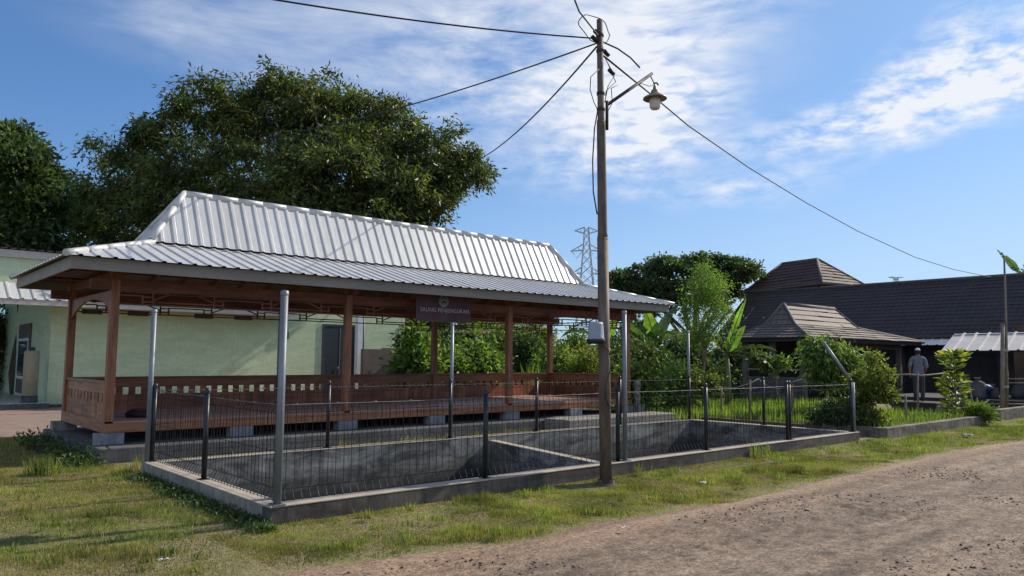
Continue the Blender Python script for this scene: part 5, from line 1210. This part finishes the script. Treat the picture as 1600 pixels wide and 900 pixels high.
# bigger tufts mixed into the lawn
tc_ = scatter(rng, 620, -3.6, 18, -2.0, 5.5); tc_ = tc_[(tc_[:, 1] > ev(tc_[:, 0]) + .12) & ((tc_[:, 1] < -.1) | (tc_[:, 0] < -.1)) & ~((tc_[:, 0] > 13.2) & (tc_[:, 1] > -.2))]
ti = np.repeat(tc_, 34, axis=0) + rng.normal(size=(len(tc_) * 34, 2)) * .045; ti = ti[((ti[:, 1] < -.01) | (ti[:, 0] < -.01))]
o = blades('coarse_grass', ti, .075, .009, l_grassg, rng, -.01, .6); tag(o, 'coarser taller grass tufts dotted through the lawn', 'grass', None, 'stuff')
for p, h, n, lab, s_ in (((-1.010, 4.942, 0.000), .26, 190, 'big spiky grass tuft at the left in the lawn', 71), ((-0.343, 5.516, 0.000), .12, 60, 'small grass tuft right of the big spiky one', 72), ((8.452, -0.100, 0.093), .24, 70, 'grass tuft against the pond wall right of the pole', 73), ((5.307, -0.150, 0.179), .18, 24, 'thin upright weed at the wall right of the utility pole', 74)):
    reed(p, h, n, lab, l_grassg, s_, .012, .55, .22 if h > .2 else .1)
# weeds by the left pond wall; dark leaf colour stands in for its shadow strip
wp = np.stack([-.02 - np.abs(rng.normal(0, .13, 3600)), rng.uniform(-.25, 3.9, 3600), np.abs(rng.normal(.015, .03, 3600))], 1)
tag(npmesh('wall_shade_weeds', leaves(wp, rng.normal(size=(3600, 3)) + np.array([0, 0, .5]), .05, .022, rng), 4, LF, l_dark), kind='stuff', label='dark leafy weeds standing in for the shadow strip along the left pond wall', cat='weeds')
wp = np.stack([rng.uniform(-.7, -.1, 1500), rng.uniform(5.2, 9.5, 1500), np.abs(rng.normal(.05, .1, 1500))], 1)
tag(npmesh('corner_weeds', leaves(wp, rng.normal(size=(1500, 3)) + np.array([0, 0, .4]), .09, .03, rng), 4, LF, l_dark), kind='stuff', label='dark weeds at the left end of the plinth', cat='weeds')
# tall grass in the bed and behind the pond
tg = np.concatenate([scatter(rng, 17000, 13.65, 19.3, .1, 9.2), scatter(rng, 12000, 12.55, 23, 4.4, 11)]); tg = tg[density(tg[:, 0] * .7, tg[:, 1] * .7) > .3]
o = blades('tall_grass', tg, .34, .018, l_tall, rng, 0.0, .22); tag(o, 'tall bright green grass filling the garden bed', 'grass', None, 'stuff')
tg = scatter(rng, 26000, 6, 24, 10.2, 17); o = blades('rough_grass', tg, .45, .03, l_tall, rng, 0.0, .3); tag(o, 'rough grass behind the pavilion', 'grass', None, 'stuff')
sp = (12.860, 6.100, 0.263)
e = empty('stone_post', (sp[0], 6.1, 0), 'small rounded grey stone post beside the right end of the pavilion', 'stone post')
mb = MB(); mb.box(sp[0] - .14, sp[0] + .14, 5.96, 6.24, .0, .42); mb.build('base_block', m_block, e, bevel=.015)
mb = MB(); mb.lathe((sp[0], 6.1, .42), [(.085, 0), (.08, .42), (.1, .46), (.1, .56), (.07, .62), (.001, .64)], 14); mb.build('shaft', m_step, e)
# litter
for i, (p, s_, lab) in enumerate((((15.511, -0.964, -0.040), .16, 'crumpled white litter on the far right verge'), ((5.547, -1.033, -0.050), .07, 'small white paper scrap on the verge right of the utility pole'), ((8.308, -0.526, -0.050), .06, 'white scrap on the grass by the pond wall'), ((-1.152, -0.625, -0.030), .05, 'white scrap on the lawn at bottom left'), ((2.615, -2.156, -0.040), .045, 'pale scrap at the road edge below the utility pole'))):
    mb = MB(); rg2 = random.Random(i); n = 7
    for a in range(n + 1):
        for b in range(n + 1): mb.v.append((p[0] + s_ * (a / n - .5) * 1.5, p[1] + s_ * (b / n - .5), p[2] + .028 + rg2.uniform(0, s_ * .32)))
    mb.f = [(a * (n + 1) + b, a * (n + 1) + b + 1, (a + 1) * (n + 1) + b + 1, (a + 1) * (n + 1) + b) for a in range(n) for b in range(n)]; mb.sm = [False] * len(mb.f)
    tag(mb.build('litter', m_paper, org=(p[0], p[1], p[2])), lab, 'litter')
